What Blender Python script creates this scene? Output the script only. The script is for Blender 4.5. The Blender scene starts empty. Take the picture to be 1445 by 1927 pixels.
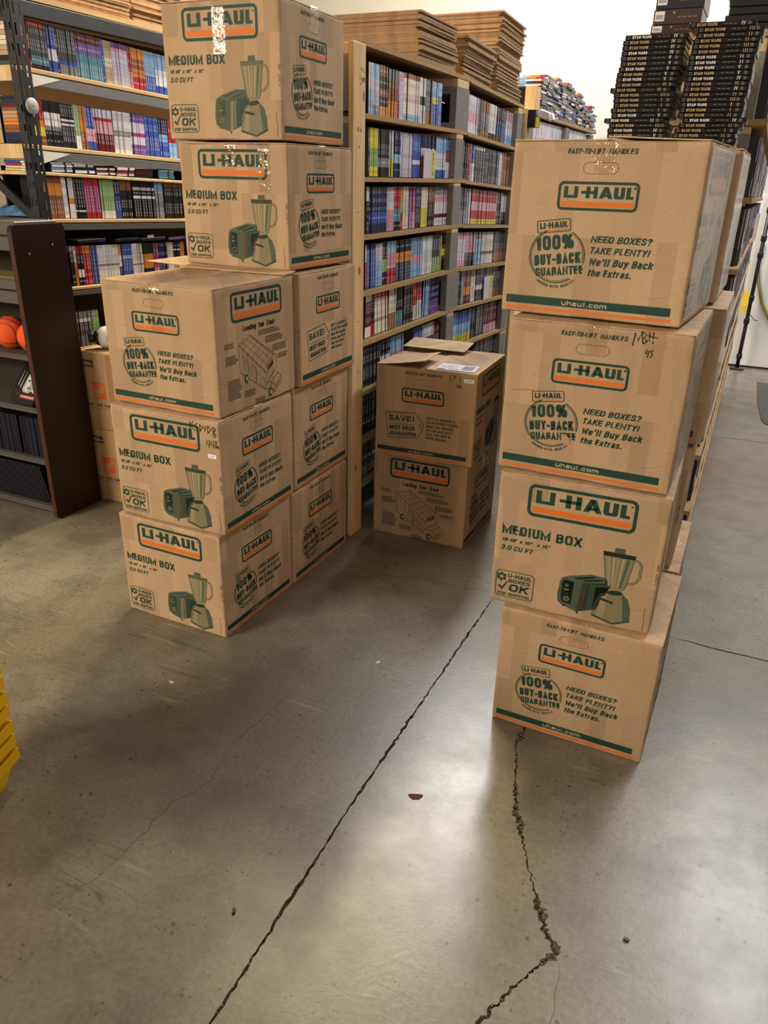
import bpy, math, random
from math import pi, sin, cos, radians
from mathutils import Matrix, Vector, noise
from mathutils.geometry import delaunay_2d_cdt

# ------------------------------------------------------------------ camera, light, exposure
sc = bpy.context.scene
COL = sc.collection
cam_d = bpy.data.cameras.new('camera')
cam = bpy.data.objects.new('camera', cam_d); COL.objects.link(cam)
cam_d.sensor_fit = 'VERTICAL'; cam_d.sensor_height = 36.0
cam_d.lens = 1435.837 * 36.0 / 1927.0
cam_d.clip_start = 0.05; cam_d.clip_end = 60
CR = Vector((0.9047357, 0.4254209, 0.0216897)); CU = Vector((-0.1892559, 0.3558274, 0.9151880)); CF = Vector((-0.3816223, 0.8321081, -0.4024432))
m3 = Matrix((CR, CU, -CF)).transposed().to_4x4()
cam.matrix_world = Matrix.Translation((0, 0, 1.57602)) @ m3
sc.camera = cam
sc.view_settings.view_transform = 'Standard'; sc.view_settings.look = 'None'
sc.view_settings.gamma = 1.0; sc.view_settings.use_curve_mapping = False
sc.view_settings.exposure = 0.0
W_ = bpy.data.worlds.new('room_air'); sc.world = W_; W_.use_nodes = True
W_.node_tree.nodes['Background'].inputs[0].default_value = (.8, .85, .9, 1)
W_.node_tree.nodes['Background'].inputs[1].default_value = 0.05

def lamp(x, y, z, sx, sy, power, col=(1, 1, 1), rx=0, ry=0):
    d = bpy.data.lights.new('ceiling_tube_or_fill', 'AREA'); d.shape = 'RECTANGLE'; d.size = sx; d.size_y = sy
    d.energy = power; d.color = col
    o = bpy.data.objects.new('ceiling_tube_or_fill', d); COL.objects.link(o)
    o.location = (x, y, z); o.rotation_euler = (rx, ry, 0)
    o['kind'] = 'structure'
    return o
WARM = (1.0, .86, .66); YEL = (1.0, .82, .50); NEUT = (1.0, .95, .88); COOL = (.97, .98, 1.0)
def aimed(x, y, z, tx, ty, tz, sx, sy, power, col):
    o = lamp(x, y, z, sx, sy, power, col); o.name = 'front_fill_light'  # aimed lamps are added fill; the room has no doorway
    o.rotation_euler = (Vector((tx, ty, tz)) - Vector((x, y, z))).to_track_quat('-Z', 'Y').to_euler()
lamp(-1.75, 6.0, 4.35, .4, 2.4, 165, COOL)       # tubes over the centre shelving
lamp(.95, 5.0, 4.35, .5, 3.6, 125, COOL)          # tubes over the right aisle
lamp(.6, 6.2, 4.35, .4, 2.4, 55, COOL)
lamp(-2.6, 4.8, 4.35, .3, 2.4, 230, YEL)          # tubes over the left aisle
aimed(-4.6, -3.4, 3.4, -.8, 2.0, .7, 2.0, 1.6, 385, WARM)   # warm fill lamp added out of view at the front left
aimed(2.5, -4.5, 2.2, -.5, 2.0, .9, 2.0, 2.0, 75, NEUT)      # weaker fill lamp added out of view at the front right

# ------------------------------------------------------------------ materials
def lin(c):
    c = c / 255.0
    return c / 12.92 if c <= .04045 else ((c + .055) / 1.055) ** 2.4
def rgb(r, g, b): return (lin(r), lin(g), lin(b), 1.0)

class NT:
    def __init__(s, name, rough=.6, spec=.4, metal=0.0):
        s.m = bpy.data.materials.new(name); s.m.use_nodes = True
        s.t = s.m.node_tree; s.t.nodes.clear()
        s.out = s.n('ShaderNodeOutputMaterial'); s.b = s.n('ShaderNodeBsdfPrincipled')
        s.l(s.b.outputs[0], s.out.inputs[0])
        s.b.inputs['Roughness'].default_value = rough; s.b.inputs['Specular IOR Level'].default_value = spec
        s.b.inputs['Metallic'].default_value = metal
    def n(s, t, **k):
        x = s.t.nodes.new(t)
        for a, v in k.items(): setattr(x, a, v)
        return x
    def l(s, a, b): s.t.links.new(a, b)
    def math(s, op, a, b=None, c=None):
        x = s.n('ShaderNodeMath', operation=op)
        for i, v in enumerate((a, b, c)):
            if v is None: continue
            if isinstance(v, (int, float)): x.inputs[i].default_value = v
            else: s.l(v, x.inputs[i])
        return x.outputs[0]
    def mix(s, f, a, b, mode='MIX'):
        x = s.n('ShaderNodeMix', data_type='RGBA', blend_type=mode)
        for i, v in ((0, f), (6, a), (7, b)):
            if isinstance(v, (int, float)): x.inputs[i].default_value = v
            elif isinstance(v, tuple): x.inputs[i].default_value = v
            else: s.l(v, x.inputs[i])
        return x.outputs[2]
    def coord(s):
        return s.n('ShaderNodeTexCoord').outputs['Object']
    def noise(s, sc_, det=4, rough=.55, vec=None, scale3=None):
        v = vec if vec is not None else s.coord()
        if scale3:
            mp = s.n('ShaderNodeMapping'); mp.inputs['Scale'].default_value = scale3; s.l(v, mp.inputs[0]); v = mp.outputs[0]
        x = s.n('ShaderNodeTexNoise'); x.inputs['Scale'].default_value = sc_; x.inputs['Detail'].default_value = det
        x.inputs['Roughness'].default_value = rough; s.l(v, x.inputs['Vector'])
        return x.outputs[0]
    def ramp(s, f, a, b, ca=(0, 0, 0, 1), cb=(1, 1, 1, 1)):
        x = s.n('ShaderNodeValToRGB'); e = x.color_ramp.elements
        e[0].position = a; e[1].position = b; e[0].color = ca; e[1].color = cb
        s.l(f, x.inputs[0]); return x.outputs[0]
    def bump(s, h, st=.3, dist=.002):
        x = s.n('ShaderNodeBump'); x.inputs['Strength'].default_value = st; x.inputs['Distance'].default_value = dist
        s.l(h, x.inputs['Height']); s.l(x.outputs[0], s.b.inputs['Normal'])
    def col(s, c):
        if isinstance(c, tuple): s.b.inputs['Base Color'].default_value = c
        else: s.l(c, s.b.inputs['Base Color'])
        return s

def plain(name, c, rough=.5, spec=.4, metal=0, var=.12, sc_=25, bump=.0):
    t = NT(name, rough, spec, metal)
    n = t.noise(sc_)
    k = t.ramp(n, .3, .7, tuple([x * (1 - var) for x in c[:3]]) + (1,), tuple([min(1, x * (1 + var)) for x in c[:3]]) + (1,))
    t.col(k)
    if bump: t.bump(n, bump)
    return t.m

def cardboard(name, base, patch=.16):
    t = NT(name, .72, .25)
    co = t.coord(); sp = t.n('ShaderNodeSeparateXYZ'); t.l(co, sp.inputs[0])
    ri = t.n('ShaderNodeObjectInfo').outputs['Random']
    u = t.math('ADD', sp.outputs[0], sp.outputs[1])
    row = t.math('FLOOR', t.math('ADD', t.math('MULTIPLY', sp.outputs[2], 5.2), t.math('MULTIPLY', ri, 7.0)))
    uu = t.math('ADD', t.math('MULTIPLY', u, 21.0), t.math('ADD', t.math('MULTIPLY', row, 3.37), t.math('MULTIPLY', ri, 50)))
    cx = t.math('FLOOR', uu)
    cv = t.n('ShaderNodeCombineXYZ'); t.l(cx, cv.inputs[0]); t.l(row, cv.inputs[1])
    wn = t.n('ShaderNodeTexWhiteNoise', noise_dimensions='2D'); t.l(cv.outputs[0], wn.inputs[0])
    tone = t.ramp(wn.outputs[0], .0, 1.0, (1 - patch, 1 - patch, 1 - patch, 1), (1 + patch * .35,) * 3 + (1,))
    t.t.nodes[-1].color_ramp.interpolation = 'LINEAR'
    n1 = t.noise(4, 5); n2 = t.noise(260, 3, .7, scale3=(1, 1, .35))
    c1 = t.mix(n1, tuple(x * .86 for x in base[:3]) + (1,), tuple(x * 1.12 for x in base[:3]) + (1,))
    c2 = t.mix(1.0, c1, tone, 'MULTIPLY')
    fine = t.ramp(n2, .3, .75, (.88, .88, .88, 1), (1.06, 1.06, 1.06, 1))
    c3 = t.mix(1.0, c2, fine, 'MULTIPLY')
    rt = t.ramp(ri, 0, 1, (.93, .92, .91, 1), (1.05, 1.05, 1.05, 1))
    t.col(t.mix(1.0, c3, rt, 'MULTIPLY'))
    rg = t.math('ABSOLUTE', t.math('SUBTRACT', t.noise(3.3, 2, .5, scale3=(1, 1, 2.4)), .5))
    cr = t.ramp(rg, .0, .016, (1, 1, 1, 1), (0, 0, 0, 1))
    gate = t.ramp(t.noise(2.1, 2), .52, .62)
    crease = t.math('MULTIPLY', cr, gate)
    geo = t.n('ShaderNodeNewGeometry').outputs['Pointiness']
    wear = t.math('MULTIPLY', t.ramp(geo, .515, .58), t.ramp(t.noise(30, 4), .3, .6))
    prev = t.b.inputs['Base Color'].links[0].from_socket
    t.col(t.mix(t.math('MULTIPLY', wear, .55), t.mix(t.math('MULTIPLY', crease, .22), prev, tuple(x * .62 for x in base[:3]) + (1,)), tuple(min(1, x * 1.5) for x in base[:3]) + (1,)))
    h = t.math("ADD", t.math("MULTIPLY", crease, -1.1), t.math("ADD", t.math("MULTIPLY", n2, .25), t.math("MULTIPLY", t.noise(9, 4), 2.4)))
    t.bump(h, .35, .004)
    return t.m

def attr_mat(name, rough, spec, grain=0.0, coat=0.0):
    t = NT(name, rough, spec)
    a = t.n('ShaderNodeAttribute', attribute_name='Col')
    c = a.outputs[0]
    if grain:
        n = t.ramp(t.noise(420, 2, .6), .35, .65, (1 - grain,) * 3 + (1,), (1 + grain,) * 3 + (1,))
        c = t.mix(1.0, c, n, 'MULTIPLY')
    t.col(c); t.b.inputs['Coat Weight'].default_value = coat
    return t.m

KRAFT = cardboard('corrugated_cardboard', rgb(187, 157, 124), .2)
KRAFT_PALE = cardboard('pale_cardboard', rgb(190, 155, 115), .1)
KRAFT_OLD = cardboard('flat_cardboard', rgb(158, 130, 100), .1)
INK = attr_mat('printed_ink', .6, .3, .12)
CASE = attr_mat('printed_case', .34, .4, .22, .1)
MATTE = attr_mat('matte_colour', .6, .3, .06)

def tape_mat():
    t = NT('clear_packing_tape', .13, .8); t.col(rgb(190, 155, 115))
    n = t.math('ADD', t.noise(18, 4), t.math('MULTIPLY', t.noise(90, 3, .6, scale3=(1, 1, .3)), .4)); t.bump(n, .8, .008)
    t.b.inputs['Base Color'].default_value = (.9, .9, .9, 1); t.b.inputs['Roughness'].default_value = .1; t.b.inputs['Metallic'].default_value = 1.0
    for l_ in list(t.b.inputs['Base Color'].links): t.t.links.remove(l_)
    tr = t.n('ShaderNodeBsdfTransparent'); tr.inputs[0].default_value = (.97, .95, .91, 1)
    mx = t.n('ShaderNodeMixShader'); lw = t.n('ShaderNodeLayerWeight'); lw.inputs['Blend'].default_value = .5
    t.l(t.math('ADD', .07, t.math('MULTIPLY', t.math('POWER', lw.outputs['Facing'], 4.0), .6)), mx.inputs[0])
    t.l(tr.outputs[0], mx.inputs[1]); t.l(t.b.outputs[0], mx.inputs[2]); t.l(mx.outputs[0], t.out.inputs[0])
    return t.m
TAPE = tape_mat()

def concrete_floor():
    t = NT('worn_concrete', .4, .7)
    co = t.coord()
    big = t.noise(.9, 5, .6); mid = t.noise(5, 6, .65); fin = t.noise(70, 4, .7)
    c = t.mix(t.ramp(big, .32, .68), rgb(106, 99, 86), rgb(146, 138, 122))
    c = t.mix(t.math('MULTIPLY', t.ramp(mid, .45, .72), .7), c, rgb(84, 77, 66))
    pn = t.ramp(t.noise(1.7, 4, .6, scale3=(1, 1.4, 1)), .55, .72)
    c = t.mix(t.math('MULTIPLY', pn, .35), c, rgb(132, 112, 103))
    c = t.mix(1.0, c, t.ramp(fin, .3, .7, (.78, .78, .78, 1), (1.16, 1.16, 1.16, 1)), 'MULTIPLY')
    sp = t.n('ShaderNodeSeparateXYZ'); t.l(co, sp.inputs[0])
    ly = t.math('MULTIPLY', t.ramp(sp.outputs[1], .0, 1.0), 1.0)
    # red oxide stain on the aisle floor between y 4.0 and 5.5
    y0 = t.n('ShaderNodeMapRange', interpolation_type='SMOOTHSTEP'); y0.inputs[1].default_value = 3.7; y0.inputs[2].default_value = 4.5; t.l(sp.outputs[1], y0.inputs[0])
    y1 = t.n('ShaderNodeMapRange', interpolation_type='SMOOTHSTEP'); y1.inputs[1].default_value = 5.5; y1.inputs[2].default_value = 5.44; t.l(sp.outputs[1], y1.inputs[0])
    x0 = t.n('ShaderNodeMapRange', interpolation_type='SMOOTHSTEP'); x0.inputs[1].default_value = -.5; x0.inputs[2].default_value = 0.0; t.l(sp.outputs[0], x0.inputs[0])
    st = t.math('MULTIPLY', t.math('MULTIPLY', t.math('MULTIPLY', y0.outputs[0], x0.outputs[0]), y1.outputs[0]), t.math('ADD', .25, t.math('MULTIPLY', mid, .7)))
    c = t.mix(t.math('MULTIPLY', st, .75), c, rgb(118, 82, 76))
    # small dark pits
    vo = t.n('ShaderNodeTexVoronoi'); vo.inputs['Scale'].default_value = 16; t.l(co, vo.inputs['Vector'])
    pit = t.ramp(vo.outputs['Distance'], .07, .11, (1, 1, 1, 1), (0, 0, 0, 1))
    pick = t.ramp(t.noise(3.1, 2), .44, .5)
    c = t.mix(t.math('MULTIPLY', t.math('MULTIPLY', pit, pick), .75), c, rgb(52, 46, 42))
    vo2 = t.n('ShaderNodeTexVoronoi'); vo2.inputs['Scale'].default_value = 47; t.l(co, vo2.inputs['Vector'])
    pit2 = t.ramp(vo2.outputs['Distance'], .12, .2, (1, 1, 1, 1), (0, 0, 0, 1))
    c = t.mix(t.math('MULTIPLY', t.math('MULTIPLY', pit2, t.ramp(t.noise(7.3, 2), .5, .56)), .7), c, rgb(64, 58, 52))
    # scuffs
    sc1 = t.ramp(t.noise(11, 6, .75, scale3=(6, .5, 1)), .62, .72); sc2 = t.ramp(t.noise(9, 6, .75, scale3=(.45, 5, 1)), .63, .73)
    c = t.mix(t.math('MULTIPLY', t.math('MAXIMUM', sc1, sc2), .45), c, rgb(88, 82, 74))
    # long hairline scratches, worn in
    for sx, sy, rot, w_, colr, amt in ((.35, 7, .5, .006, rgb(58, 54, 50), .5), (.3, 6, -1.1, .005, rgb(58, 54, 50), .45), (.4, 9, 1.9, .006, rgb(176, 170, 158), .4)):
        mp = t.n('ShaderNodeMapping'); mp.inputs['Rotation'].default_value = (0, 0, rot); mp.inputs['Scale'].default_value = (sx, sy, 1); t.l(co, mp.inputs[0])
        ns = t.noise(2.4, 1, .5, vec=mp.outputs[0])
        ln = t.ramp(t.math('ABSOLUTE', t.math('SUBTRACT', ns, .5)), w_ * .4, w_, (1, 1, 1, 1), (0, 0, 0, 1))
        gt = t.ramp(t.noise(2.6 + sx * 3, 2), .56, .62)
        c = t.mix(t.math('MULTIPLY', t.math('MULTIPLY', ln, gt), amt), c, colr)
    t.col(c)
    t.l(t.math('ADD', .18, t.math('MULTIPLY', t.math('ADD', t.math('MULTIPLY', mid, .7), t.math('MULTIPLY', fin, .3)), .28)), t.b.inputs['Roughness'])
    t.bump(t.math('ADD', t.math('MULTIPLY', fin, .5), mid), .2, .0025)
    return t.m
FLOOR = concrete_floor()
CRACK = plain('crack_dirt', rgb(92, 80, 64), .95, .05, 0, .75, 210, .8)
CRUMB = plain('concrete_crumb', rgb(140, 128, 108), .9, .2, 0, .2, 200)
WALL = plain('white_wall_paint', rgb(190, 188, 183), .6, .3, 0, .02, 3)
WALLGLOSS = plain('glossy_white_panel', rgb(214, 211, 208), .28, .5, 0, .08, 2.2)
SIDE = plain('dim_side_wall', rgb(150, 142, 130), .8, .2, 0, .05, 2)
CEIL = plain('ceiling_deck', rgb(150, 146, 138), .8, .2, 0, .02, 2)

def wood(name, a, b, scale=(3, 3, 40), rough=.55):
    t = NT(name, rough, .3)
    n = t.noise(1.0, 5, .6, scale3=scale); n2 = t.noise(1.0, 3, .5, scale3=tuple(x * 6 for x in scale))
    c = t.mix(t.ramp(n, .35, .65), a, b)
    c = t.mix(t.math('MULTIPLY', t.ramp(n2, .5, .8), .3), c, tuple(x * .6 for x in a[:3]) + (1,))
    t.col(c); t.bump(n2, .15, .001)
    return t.m
PINE = wood('pine_lumber', rgb(205, 168, 118), rgb(226, 196, 150), (40, 40, 2.2))
PINE_Y = wood('pine_board', rgb(198, 158, 105), rgb(222, 188, 136), (40, 2.2, 40))
def chip():
    t = NT('particle_board', .75, .2)
    n = t.noise(330, 3, .7); n2 = t.noise(60, 2)
    c = t.mix(t.ramp(n, .35, .65), rgb(122, 92, 58), rgb(206, 172, 124))
    c = t.mix(t.math('MULTIPLY', t.ramp(n2, .5, .7), .25), c, rgb(150, 112, 70))
    t.col(c); t.bump(n, .3, .001); return t.m
CHIP = chip()
CHIPTOP = plain('board_face', rgb(176, 146, 106), .6, .3, 0, .1, 30)
BLOCK = plain('concrete_block', rgb(134, 131, 124), .95, .1, 0, .28, 140, .9)
STEEL_K = plain('black_rack_steel', rgb(34, 35, 40), .42, .5, 0, .2, 12)
STEEL_G = plain('grey_shelf_steel', rgb(88, 85, 80), .45, .4, 0, .08, 6)
STEEL_B = plain('bare_steel', rgb(150, 150, 150), .35, .5, .7, .08, 30)
BROWN = wood('dark_brown_laminate', rgb(35, 17, 11), rgb(42, 21, 14), (8, 8, 1.2), .42)
BROWN_E = plain('brown_edge_band', rgb(72, 42, 32), .45, .4, 0, .1, 14)
RUBBER = plain('orange_rubber', rgb(232, 92, 42), .7, .25, 0, .05, 300, .2)
YELLOW = plain('yellow_plastic', rgb(232, 176, 14), .42, .45, 0, .05, 20)
BLACK = plain('black_plastic', rgb(22, 22, 25), .35, .45, 0, .2, 20)
WHITEP = plain('white_plastic', rgb(226, 224, 220), .35, .45, 0, .03, 20)
CLOTH = plain('blue_cloth', rgb(84, 124, 168), .9, .1, 0, .35, 22, .5)
MATF = plain('grey_floor_mat', rgb(92, 90, 86), .8, .2, 0, .1, 90, .4)
OLIVE = plain('olive_hose_rubber', rgb(128, 122, 58), .6, .3, 0, .15, 10)
PANEL_D = plain('dark_backing', rgb(52, 46, 40), .8, .2, 0, .1, 20)  # shop shelving back, and added sheets standing in for shade between cases
GREYDISC = plain('grey_cast_disc', rgb(168, 168, 166), .5, .4, .2, .08, 60)

# ------------------------------------------------------------------ mesh helper
class MB:
    def __init__(s): s.v = []; s.f = []; s.c = []; s.m = []; s.s = []
    def add(s, vs, fs, col=(1, 1, 1, 1), mi=0, smooth=False):
        o = len(s.v); s.v += [tuple(p) for p in vs]
        for f in fs:
            s.f.append([i + o for i in f]); s.c.append(col); s.m.append(mi); s.s.append(smooth)
        return s
    def join(s, b, M=None):
        o = len(s.v); s.v += [tuple(M @ Vector(p)) for p in b.v] if M else b.v
        s.f += [[i + o for i in f] for f in b.f]; s.c += b.c; s.m += b.m; s.s += b.s
        return s
    def box(s, x0, y0, z0, x1, y1, z1, col=(1, 1, 1, 1), mi=0, M=None):
        v = [(x0, y0, z0), (x1, y0, z0), (x1, y1, z0), (x0, y1, z0), (x0, y0, z1), (x1, y0, z1), (x1, y1, z1), (x0, y1, z1)]
        if M: v = [M @ Vector(p) for p in v]
        return s.add(v, [(0, 3, 2, 1), (4, 5, 6, 7), (0, 1, 5, 4), (1, 2, 6, 5), (2, 3, 7, 6), (3, 0, 4, 7)], col, mi)
    def bbox(s, x0, y0, z0, x1, y1, z1, r=.003, col=(1, 1, 1, 1), mi=0, M=None):
        """box with chamfered edges"""
        r = min(r, (x1 - x0) / 2.01, (y1 - y0) / 2.01, (z1 - z0) / 2.01)
        X, Y, Z = (x0, x1), (y0, y1), (z0, z1); v = []; idx = {}
        for i in (0, 1):
            for j in (0, 1):
                for k in (0, 1):
                    dx, dy, dz = (r, -r)[i], (r, -r)[j], (r, -r)[k]
                    for ax in range(3):
                        p = [X[i] + (0 if ax == 0 else dx), Y[j] + (0 if ax == 1 else dy), Z[k] + (0 if ax == 2 else dz)]
                        idx[i, j, k, ax] = len(v); v.append(Vector(p))
        f = []
        for s_ in (0, 1):
            f.append([idx[s_, a, b, 0] for a, b in ((0, 0), (1, 0), (1, 1), (0, 1))][:: 1 if s_ else -1])
            f.append([idx[a, s_, b, 1] for a, b in ((0, 0), (1, 0), (1, 1), (0, 1))][:: -1 if s_ else 1])
            f.append([idx[a, b, s_, 2] for a, b in ((0, 0), (1, 0), (1, 1), (0, 1))][:: 1 if s_ else -1])
        for a in (0, 1):
            for b in (0, 1):
                f.append([idx[a, b, 0, 0], idx[a, b, 0, 1], idx[a, b, 1, 1], idx[a, b, 1, 0]][:: 1 if a == b else -1])
                f.append([idx[a, 0, b, 0], idx[a, 0, b, 2], idx[a, 1, b, 2], idx[a, 1, b, 0]][:: -1 if a == b else 1])
                f.append([idx[0, a, b, 1], idx[0, a, b, 2], idx[1, a, b, 2], idx[1, a, b, 1]][:: 1 if a == b else -1])
                for c in (0, 1):
                    f.append([idx[a, b, c, 0], idx[a, b, c, 1], idx[a, b, c, 2]][:: 1 if (a + b + c) % 2 else -1])
        if M: v = [M @ p for p in v]
        return s.add(v, f, col, mi)
    def prism(s, poly, z0, z1, col=(1, 1, 1, 1), mi=0, M=None):
        n = len(poly); v = [Vector((x, y, z0)) for x, y in poly] + [Vector((x, y, z1)) for x, y in poly]
        if M: v = [M @ p for p in v]
        return s.add(v, [list(range(n))[::-1], list(range(n, 2 * n))] + [(i, (i + 1) % n, n + (i + 1) % n, n + i) for i in range(n)], col, mi)
    def lathe(s, prof, n=20, col=(1, 1, 1, 1), mi=0, M=None, smooth=True):
        v = []; f = []
        for r, z in prof:
            for k in range(n):
                a = 2 * pi * k / n; v.append(Vector((r * cos(a), r * sin(a), z)))
        for i in range(len(prof) - 1):
            for k in range(n):
                f.append((i * n + k, i * n + (k + 1) % n, (i + 1) * n + (k + 1) % n, (i + 1) * n + k))
        f.append(list(range(n))[::-1]); f.append([(len(prof) - 1) * n + k for k in range(n)])
        if M: v = [M @ p for p in v]
        return s.add(v, f, col, mi, smooth)
    def tube(s, pts, r, n=6, col=(1, 1, 1, 1), mi=0, closed=False):
        pts = [Vector(p) for p in pts]; N = len(pts); v = []; f = []
        for i, p in enumerate(pts):
            a = pts[(i + 1) % N] if (closed or i < N - 1) else p; b = pts[i - 1] if (closed or i > 0) else p
            t = (a - b).normalized(); u = t.orthogonal().normalized()
            if i and u.dot(pu) < .3: u = (pu - t * pu.dot(t)).normalized()
            elif i: u = (pu - t * pu.dot(t)).normalized()
            pu = u; w = t.cross(u)
            for k in range(n):
                q = 2 * pi * k / n; v.append(p + (u * cos(q) + w * sin(q)) * r)
        for i in range(N if closed else N - 1):
            for k in range(n):
                j = (i + 1) % N
                f.append((i * n + k, i * n + (k + 1) % n, j * n + (k + 1) % n, j * n + k))
        if not closed: f += [list(range(n))[::-1], [(N - 1) * n + k for k in range(n)]]
        return s.add(v, f, col, mi, True)
    def poly(s, pts, col, z=0):
        return s.add([(x, y, z) for x, y in pts], [list(range(len(pts)))], col)
    def ribbon(s, pts, wd, col, z=0, closed=False):
        P = [Vector((x, y)) for x, y in pts]; N = len(P); L = []; R = []
        for i, p in enumerate(P):
            a = P[(i + 1) % N] if (closed or i < N - 1) else p; b = P[i - 1] if (closed or i > 0) else p
            t = a - b; t = t.normalized() if t.length > 1e-9 else Vector((1, 0)); nn = Vector((-t.y, t.x))
            k = 1.0
            if (closed or 0 < i < N - 1):
                t1 = (p - b).normalized(); k = 1 / max(.5, abs(t1.dot(t)))
            L.append(p + nn * wd / 2 * k); R.append(p - nn * wd / 2 * k)
        v = [(q.x, q.y, z) for q in L + R]; M_ = N if closed else N - 1
        return s.add(v, [(i, N + i, N + (i + 1) % N, (i + 1) % N) for i in range(M_)], col)
    def rect(s, x0, y0, x1, y1, col, z=0): return s.poly([(x0, y0), (x1, y0), (x1, y1), (x0, y1)], col, z)
    def mesh(s, name, mats):
        me = bpy.data.meshes.new(name); me.from_pydata(s.v, [], s.f)
        for m in mats: me.materials.append(m)
        me.polygons.foreach_set('material_index', s.m); me.polygons.foreach_set('use_smooth', s.s)
        ca = me.color_attributes.new('Col', 'FLOAT_COLOR', 'CORNER'); d = []
        for f, c in zip(s.f, s.c): d += list(c) * len(f)
        ca.data.foreach_set('color', d); me.update()
        return me

def obj(name, me, parent=None, loc=(0, 0, 0), rz=0.0, M=None):
    o = bpy.data.objects.new(name, me); COL.objects.link(o)
    if parent is not None: o.parent = parent
    if M is not None: o.matrix_basis = M
    else: o.location = loc; o.rotation_euler = (0, 0, rz)
    return o
def tag(o, label, cat, group=None, kind=None):
    o['label'] = label; o['category'] = cat
    if group: o['group'] = group
    if kind: o['kind'] = kind
    return o
def thing(name, label, cat, loc=(0, 0, 0), rz=0.0, group=None):
    return tag(obj(name, None, None, loc, rz), label, cat, group)
def struct(name, me): 
    o = obj(name, me); o['kind'] = 'structure'; return o
RND = random.Random(7)
ORD = ['top', 'second', 'third', 'fourth', 'fifth', 'sixth', 'seventh', 'eighth', 'ninth', 'tenth', 'eleventh', 'twelfth', 'thirteenth', 'fourteenth', 'fifteenth', 'sixteenth', 'seventeenth', 'eighteenth', 'nineteenth', 'twentieth', 'twenty-first', 'twenty-second', 'twenty-third', 'twenty-fourth', 'twenty-fifth', 'twenty-sixth', 'twenty-seventh', 'twenty-eighth', 'twenty-ninth', 'thirtieth']
ORDL = ['first'] + ORD[1:]

# ------------------------------------------------------------------ floor and room
def crack_line(pts, wfun, step=.03, jit=.006, seed=0, jw=.5):
    r = random.Random(seed); P = [Vector(p) for p in pts]; out = []
    for a, b in zip(P[:-1], P[1:]):
        n = max(1, int((b - a).length / step)); d = (b - a).normalized(); nn = Vector((-d.y, d.x))
        for i in range(n):
            t = i / n; q = a.lerp(b, t) + nn * r.uniform(-jit, jit) * (1 if (i or out) else 0)
            out.append((q, nn))
    out.append((P[-1], nn))
    L, R = [], []; tot = len(out)
    for i, (q, nn) in enumerate(out):
        w = wfun(i / max(1, tot - 1)); e = 0.15 if i in (0, tot - 1) else 1
        L.append(q + nn * w * e * r.uniform(1 - jw, 1 + jw)); R.append(q - nn * w * e * r.uniform(1 - jw, 1 + jw))
    return [q for q, _ in out], L, R

FX0, FX1, FY0, FY1 = -6.0, 4.0, -5.0, 7.95
def blob(*bs):
    def f(t):
        w = .0018
        for c, s, a in bs: w += a * math.exp(-((t - c) / s) ** 2)
        return w
    return f
LINES = [
    crack_line([(-.722, -.6), (-.711, .766), (-.727, 1.38), (-.724, 2.70), (-.73, 5.5), (-.72, 7.9)], lambda t: .0018 + .0022 * (t < .42) * abs(sin(t * 41)), .014, .0016, 1, .75) + (.007,),
    crack_line([(-.03, 2.70), (.31, 2.695), (3.9, 2.70)], lambda t: .0032, .06, .003, 2, .4) + (.007,),
    crack_line([(-.737, 2.715), (-1.0, 2.69), (-1.26, 2.64), (-1.49, 2.685)], lambda t: .0011, .03, .004, 3, .6) + (.002,),
    crack_line([(-.06, 5.489), (.27, 5.504), (3.9, 5.50)], lambda t: .005, .08, .003, 4, .4) + (.006,),
    crack_line([(-.39, 2.02), (-.385, 1.92), (-.39, 1.86), (-.379, 1.82), (-.345, 1.70), (-.315, 1.60), (-.272, 1.51), (-.235, 1.43), (-.19, 1.345), (-.155, 1.28), (-.112, 1.222)],
               blob((.14, .035, .008), (.30, .05, .003), (.42, .04, .004), (.55, .06, .008), (.88, .05, .010), (1.0, .05, .009)), .0065, .0032, 5, .75) + (.009,),
    crack_line([(-.118, 1.226), (-.15, 1.17), (-.185, 1.10), (-.222, 1.004), (-.27, .90), (-.33, .80), (-.36, .6)], blob((.0, .07, .008), (.3, .1, .003), (.45, .05, .005)), .008, .0035, 6, .75) + (.008,),
    crack_line([(-1.13, 1.80), (-1.14, 1.62), (-1.16, 1.45), (-1.12, 1.32), (-1.17, 1.2), (-1.16, 1.0), (-1.19, .86)], lambda t: .0006, .03, .007, 7, .6) + (.0015,),
    crack_line([(-.105, 1.215), (-.09, 1.1), (-.075, .9)], lambda t: .0006, .03, .004, 8, .6) + (.0015,),
]
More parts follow.
